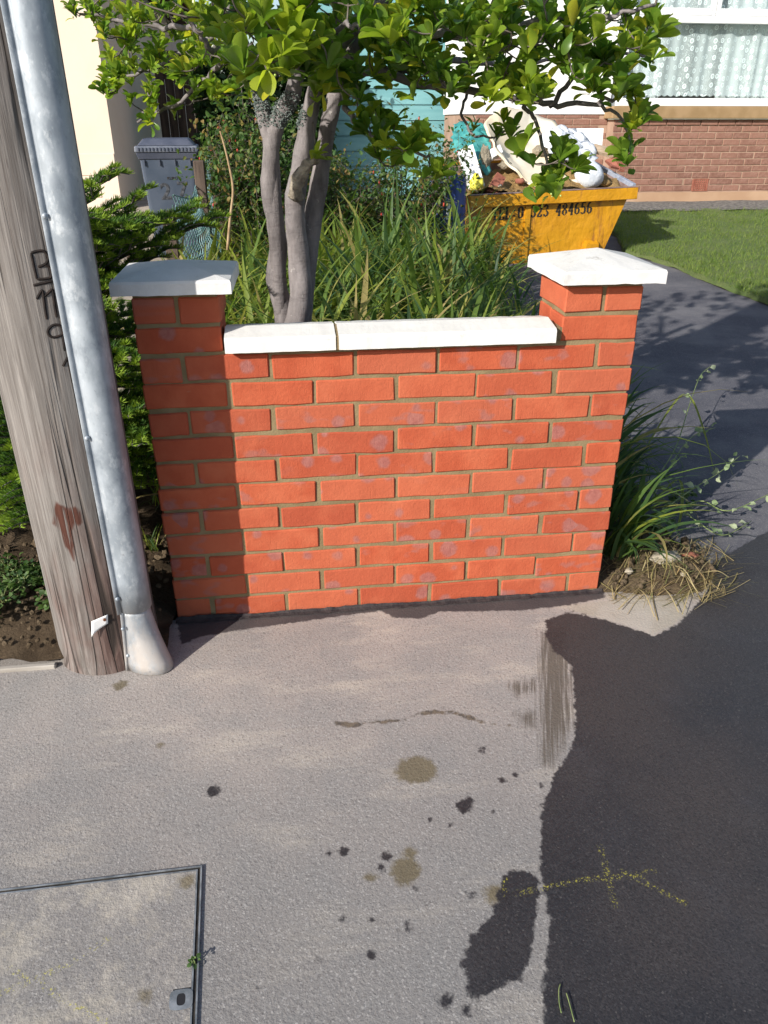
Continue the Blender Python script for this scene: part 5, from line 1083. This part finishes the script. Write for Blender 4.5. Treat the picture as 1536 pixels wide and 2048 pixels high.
# ================================================================== YOUNG FIR
FB = np.array([-.46, .62, .05]); fir = empty('fir_tree', tuple(FB)); tag(fir, 'young green fir tree behind the utility pole', 'fir tree'); wood = MB(); NP = []; ND = []; NTn = []
wood.tube(catmull([(0, 0, -.05), (.01, .01, .4), (0, .02, .8), (.01, .02, 1.15)], 4), np.linspace(.035, .010, 13), 8)
def shoot(p0, p1, sag, dens, Ln, tip):
    l_ = np.linalg.norm(p1-p0); mid = (p0+p1)/2+np.array([0, 0, sag]); P = catmull([p0, mid, p1], 6); wood.tube(P, np.linspace(.0035, .0018, len(P)), 5, False); n_ = int(l_*dens); t = rng.random(n_); idx = t*(len(P)-1); i = np.minimum(idx.astype(int), len(P)-2); f_ = (idx-i)[:, None]; pos = P[i]*(1-f_)+P[i+1]*f_; T_ = P[i+1]-P[i]; T_ /= np.linalg.norm(T_, axis=1)[:, None]
    rad = unit(n_); rad -= T_*np.sum(rad*T_, 1)[:, None]; rad /= np.linalg.norm(rad, axis=1)[:, None]; rad[:, 2] = np.abs(rad[:, 2])*.9+.05; d = T_*.75+rad; d /= np.linalg.norm(d, axis=1)[:, None]
    NP.append(pos); ND.append(d*(Ln*rng.uniform(.7, 1.1, n_))[:, None]); NTn.append(np.clip(tip*t**2+rng.normal(.22, .14, n_), 0, 1)); return P
BR = []
for k in range(74):
    h = rng.uniform(.08, 1.02); a_ = k*2.4+rng.normal(0, .3); L = (.62 if h < .7 else .46)*rng.uniform(.75, 1.1); BR.append((h, a_, L, rng.uniform(-.02, .10)))
ex_br = [(at_y(390, 425, .75), .80), (at_y(430, 440, .80), .74), (at_y(235, 350, .62), .92), (at_y(285, 395, .60), .84), (at_y(300, 470, .6), .66), (at_y(270, 700, .45), .42), (at_y(280, 830, .35), .35), (at_y(60, 1000, -.02), .3), (at_y(20, 900, .0), .42), (at_y(300, 930, .30), .22), (at_y(200, 380, .5), .8), (at_y(240, 560, .5), .58), (at_y(320, 440, .9), .74), (at_y(260, 430, .7), .72), (at_y(330, 500, .8), .60), (at_y(225, 620, .4), .5), (at_y(280, 520, .7), .62), (at_y(250, 760, .35), .4), (at_y(30, 960, .0), .36), (at_y(80, 1060, .0), .22)]
def branch(p0, p1):
    P = shoot(p0, p1, .03, 1500, .029, 1.0); l_ = np.linalg.norm(p1-p0); d = (p1-p0)/l_; sd2 = np.cross(d, [0, 0, 1]); sd2 /= np.linalg.norm(sd2)+1e-9
    for j in range(2, len(P)-1):
        for s_ in (-1, 1):
            if rng.random() < .88:
                ll = l_*.42*(1-j/len(P)*.55)*rng.uniform(.7, 1.1); shoot(P[j], P[j]+(d*.75+sd2*s_*.8+np.array([0, 0, rng.normal(.0, .12)]))*ll*.8, .012, 1500, .027, 1.15)
for h, a_, L, up in BR: branch(np.array([0, .01, h]), np.array([L*math.cos(a_), L*math.sin(a_)*.9, h+up]))
for p1, h in ex_br: branch(np.array([0, .01, h]), p1-FB)
wood.build('trunk', M['bark'], fir, True)
NP, ND, NTn = np.concatenate(NP), np.concatenate(ND), np.concatenate(NTn)
wall_hit = (NP[:, 0]+FB[0] > -.03) & (NP[:, 1]+FB[1] < .24) & (NP[:, 1]+FB[1] > -.06) & (NP[:, 0]+FB[0] < .3) & (NP[:, 2]+FB[2] < 1.06); keep = ~wall_hit & (np.hypot(NP[:, 0]+FB[0]-PC[0], NP[:, 1]+FB[1]-PC[1]) > PR+.01); NP, ND, NTn = NP[keep], ND[keep], NTn[keep]
n_ = len(NP); X = np.cross(ND, unit(n_)); X /= np.linalg.norm(X, axis=1)[:, None]+1e-9; X *= .0013
V = np.stack([NP-X*.6, NP+X*.6, NP+ND*.6+X, NP+ND, NP+ND*.6-X], 1).reshape(-1, 3); Fc = np.arange(n_)[:, None]*5+np.array([[0, 1, 2, 3]]); Fc2 = np.arange(n_)[:, None]*5+np.array([[0, 3, 4, 4]])
Fq = np.arange(n_)[:, None]*5+np.array([[0, 1, 2, 3, 4]])
o = mk('needles', V, Fq, M['fir'], fir, False, dict(tint=np.repeat(NTn, 5))); o['kind'] = 'stuff'; print('needles', n_)

# ================================================================== SOIL CLODS, WEEDS, EDGING at the pole
MB().hexa([(-1.6,-.203,-.03),(-.312,-.197,-.03),(-.312,-.180,-.03),(-1.6,-.186,-.03),(-1.6,-.203,.014),(-.312,-.197,.012),(-.312,-.180,.012),(-1.6,-.186,.014)]).build('edging_strip', M['edge'], None, bevel=.003); tag(bpy.data.objects['edging_strip'], 'thin weathered edging strip between pavement and soil, left of the pole', 'edging')
def clods(name, pts, smin, smax, mat, label, z0):
    mb = MB(); cm = []
    for s_ in range(5):
        bm = bmesh.new(); bmesh.ops.create_icosphere(bm, subdivisions=2, radius=1)
        for v in bm.verts: v.co *= 1+.38*mnoise.fractal(v.co*1.6+Vector((s_*11, 0, 0)), 1, 2, 3)
        cm.append((np.array([v.co[:] for v in bm.verts]), [tuple(v.index for v in f.verts) for f in bm.faces])); bm.free()
    for x, y in pts:
        V, Fc = cm[int(rng.integers(5))]; s_ = rng.uniform(smin, smax)*(1.8 if rng.random() < .12 else 1); Rr = np.array(Matrix.Rotation(rng.uniform(0, 6.28), 3, Vector(unit(1)[0]))); mb.add((V*np.array([1, 1, .75])*s_) @ Rr.T+np.array([x, y, z0(x, y)+s_*.35]), Fc)
    o = mb.build(name, mat, None, False); return tag(o, label, 'soil', kind='stuff')
lz = lambda x, y: .055+.05*min(1, max(0, (y+.19)/.12))
clods('soil_clods', [(rng.uniform(-1.0, -.02), rng.uniform(-.17, .35)) for _ in range(650)], .003, .010, M['dsoil'], 'crumbly brown soil clods between pole and brick wall', lz)
for k in range(9):
    weed('ground_weed', -.98+.085*k+rng.normal(0, .02), rng.uniform(-.13, .22), 110, .075, .06, .018, M['weed'], 'low green weed in the soil between fir and edging strip', .6, 'low weeds left of the pole', z=.10)
for k, (u, v, lb_) in enumerate(((30,1200,'small bright green weed patch at the left picture edge below the fir'),(60,1235,'low green weed patch in the soil left of the pole'),(20,1265,'blue-green weed rosette in the soil near the edging strip'),(90,1215,'little weed tuft close against the left side of the pole'))):
    p = at_ground(u, v); weed('weed_patch', p[0], p[1], 90, .06, .05, .016, M['weed'], lb_, .6, z=.11)
for (u, v, lb_) in ((315,1140,'grass tuft in the soil between cable guard and wall'),(325,1040,'grass tuft against the left edge of the wall')):
    p = at_ground(u, v); clump(min(p[0], -.035), p[1]-.03, 26, .06, .13, .03, .62, lb_, wide=.5, name='grass_tuft', z=.10)

# ================================================================== DEBRIS at the foot of the right pier
xs = np.arange(1.335, 1.80, .012); ys = np.arange(-.06, .42, .012)
MND = G([(1208,1185),(1260,1182),(1330,1192),(1400,1180),(1425,1150),(1400,1110),(1340,1080),(1300,1030),(1250,1000)]); MND = [(1.348, .0)]+MND[1:]+[(1.35,.40)]
V, Fc = sheet(xs, ys, lambda x, y: np.zeros_like(x)); sdm = poly_sdf(V[:, 0], V[:, 1], MND); V[:, 2] = np.clip((sdm+.01)/.09, -.08, 1)**1*.022+np.where(sdm > 0, .010*fbm(V[:, 0], V[:, 1], 22, 4)+.006*fbm(V[:, 0], V[:, 1], 60, 6), 0)
V[:, 2] = np.where(sdm < -.012, -.004, V[:, 2]+.002); Fc = Fc[(sdm[Fc] > -.014).any(1)]
tag(mk('spoil_heap', V, Fc, M['dsoil'], None, True), 'low heap of dry soil against the right pier foot', 'soil', kind='stuff')
mzf = lambda x, y: .02
pts = []
while len(pts) < 170:
    x, y = rng.uniform(1.35, 1.8), rng.uniform(-.03, .35)
    if poly_sdf(np.array([x]), np.array([y]), MND)[0] > -.006: pts.append((x, y))
clods('soil_crumbs', pts, .003, .010, M['dsoil'], 'loose soil crumbs on the heap by the right pier', mzf)
def rock(name, u, v, r, m, lb_, z=.035, fl=(1, 1, .7), cat='stone', seed=1):
    p = at_ground(u, v); o = blob(name, (p[0], p[1], z), [r*f for f in fl], m, seed, .35, 1.3, None, 1, 3); tag(o, lb_, cat)
rock('stone', 1330, 1128, .042, M['stone'], 'largest pale stone on the soil heap by the right pier', .022, (1.3, .9, .6), seed=11)
rock('stone', 1255, 1160, .013, M['stone'], 'small pale stone near the bottom corner of the right pier', .035, seed=12)
rock('stone', 1365, 1160, .011, M['stone'], 'small pale stone at the drive side of the soil heap', .022, seed=13)
rock('brick_fragment', 1378, 1122, .020, M['tile'], 'red brick fragment beside the pale stone on the soil heap', .02, (1.6, .7, .6), 'brick fragment', seed=14)
st = MB(); tt = []
for k in range(520):
    while True:
        x, y = rng.uniform(1.36, 1.98), rng.uniform(-.11, .24)
        if poly_sdf(np.array([x]), np.array([y]), MND)[0] > -.075: break
    L = rng.uniform(.03, .24); a_ = rng.normal(.1, .7); c = np.array([x, y, rng.uniform(.012, .045) if poly_sdf(np.array([x]), np.array([y]), MND)[0] > .02 else .006]); d = np.array([math.cos(a_), math.sin(a_), rng.normal(0, .10)])*L/2
    if c[0]-abs(d[0]) < 1.35: c[0] = 1.352+abs(d[0])
    P = catmull([c-d, c+rng.normal(0, .008, 3)+np.array([0, 0, .006]), c+d], 4); P[:, 2] = np.maximum(P[:, 2], .004); w_ = rng.uniform(.0010, .0032); s2 = np.cross(P[-1]-P[0], [0, 0, 1]); s2 /= np.linalg.norm(s2); n0 = len(st.V); st.add([*(P-s2*w_/2), *(P+s2*w_/2+np.array([0, 0, .001]))], [(i, i+1, len(P)+i+1, len(P)+i) for i in range(len(P)-1)]); tt += [rng.random()]*(2*len(P))
o = st.build('straw_litter', M['straw'], None, False, attrs=dict(tint=tt)); tag(o, 'dry straw and dead leaf litter strewn on the soil heap by the right pier', 'litter', kind='stuff')
# trailing pale-leaved sprigs over the drive
def sprig(L, nl, lb_, ls=.024):
    P = catmull([at_ground(u, v)+np.array([0, 0, z]) for u, v, z in L], 6); root = empty('weed_sprig', tuple(P[0])); tag(root, lb_, 'weed'); mk('stem', *tube(P-P[0], np.linspace(.0030, .0014, len(P)), 6), M['stem'], root, True)
    for k in range(nl):
        i = int(len(P)*(.35+.62*(k+.5)/nl)); i = min(i, len(P)-1); d = unit(1)[0]; d[2] *= .4; l_ = ls*rng.uniform(.6, 1.25); Rm = frames(np.array([d]), np.array([rng.normal(0, .8)]))[0]; p = P[i]-P[0]+rng.normal(0, .008, 3)
        me = mesh('leaf', ((OV[0]+np.array([0, 0, .12])*np.sin(OV[0][:, [0]]*14))*np.array([l_*rng.uniform(.6, .9), l_, l_])) @ Rm.T, OV[1], M['paleleaf'], True, dict(tint=np.full(len(OV[0]), rng.random()))); obj('leaf', me, root, tuple(p))
sprig([(1290,1010,.06),(1340,950,.12),(1365,880,.16),(1385,830,.20),(1405,815,.22)], 9, 'pale-leaved sprig reaching highest over the dark drive', .036)
sprig([(1300,1060,.05),(1370,1020,.08),(1430,985,.09),(1470,955,.10)], 14, 'pale-leaved sprig arching right over the drive, middle of three', .036)
sprig([(1280,1060,.05),(1330,980,.10),(1372,930,.13),(1420,905,.12)], 10, 'short pale-leaved sprig between the two higher ones', .032)
sprig([(1310,1075,.05),(1390,1030,.06),(1450,1050,.06),(1536,1010,.05),(1580,1000,.05)], 12, 'long trailing sprig running off the right picture edge', .030)
sprig([(1300,1085,.05),(1330,1040,.07),(1380,1060,.05),(1440,1085,.03),(1500,1052,.02)], 12, 'lowest pale-leaved sprig lying just above the soil heap', .030)
for (u, v, lb_) in ((1275,1105,'broad green weed leaves in the soil at the right pier foot'),(1310,1075,'green weed tuft behind the pale stone'),(1360,1010,'leafy weed cluster among the trailing sprigs')):
    p = at_ground(u, v); weed('weed_patch', p[0], p[1], 34, .045, .05, .026, M['weed'], lb_, .55, z=.03)
p = at_ground(392, 1928); weed('weed_patch', p[0], p[1], 12, .008, .010, .009, M['weed'], 'tiny green weed growing in the cover frame joint', .7, z=.003)
# yellow strap leaves bent over the drive
for L, lb_ in (([(1250,1000,.10),(1330,900,.22),(1365,875,.20),(1400,920,.12),(1425,965,.04)], 'yellowing bent leaf arching over the drive'), ([(1290,1040,.05),(1350,1000,.09),(1356,1060,.05),(1330,1090,.02)], 'short yellow curled leaf above the soil heap')):
    P = catmull([at_ground(u, v)+np.array([0, 0, z]) for u, v, z in L], 6); s2 = np.cross(np.gradient(P, axis=0), [0, 0, 1]); s2 /= np.linalg.norm(s2, axis=1)[:, None]; w_ = (.0055*np.sin(np.linspace(.35, math.pi*.97, len(P))))[:, None]; n_ = len(P)
    o = mk('bent_leaf', np.concatenate([P-s2*w_, P+np.array([0, 0, -.002]), P+s2*w_]), [(i, i+1, n_+i+1, n_+i) for i in range(n_-1)]+[(n_+i, n_+i+1, 2*n_+i+1, 2*n_+i) for i in range(n_-1)], M['blade'], None, True, dict(tint=[.82]*(3*n_))); tag(o, lb_, 'leaf')
# grass seed stalks lying on the wet pavement
for L, lb_ in (([(1120,1972),(1117,1985),(1118,2010),(1122,2030)], 'short green grass stalk on the wet pavement'), ([(1132,1990),(1138,2010),(1148,2048)], 'long green grass stalk on the wet pavement at the lower edge')):
    P = catmull([at_ground(u, v)+np.array([0, 0, .006]) for u, v in L], 5); o = mk('grass_stalk', *tube(P, .0011, 5), M['stem'], None, True); tag(o, lb_, 'grass stalk')

# ================================================================== HEDGE far behind the bush
hx0, hx1 = at_y(400, 250, 9.3)[0], at_y(665, 250, 9.3)[0]; hd = empty('hedge', ((hx0+hx1)/2, 9.3, .386)); tag(hd, 'dark green hedge closing the gap between board fence and teal shed', 'hedge'); nh = 13000
P = np.stack([rng.uniform(hx0, hx1, nh)-(hx0+hx1)/2, rng.normal(0, .16, nh), rng.uniform(0, 1.75, nh)], 1); L = rng.uniform(.06, .11, nh)
leaf_mass('leaves', OV, P, unit(nh), rng.normal(0, .6, nh), L, L*.6, rng.uniform(0, .5, nh), M['weed'], hd)
mb = MB()
for k in range(9): x = (k/8-.5)*(hx1-hx0)*.94; mb.tube([(x, 0, -.02), (x+.03, .02, .8), (x-.02, 0, 1.6)], [.018, .012, .004], 6)
mb.build('stems', M['twig'], hd, True)['kind'] = 'stuff'
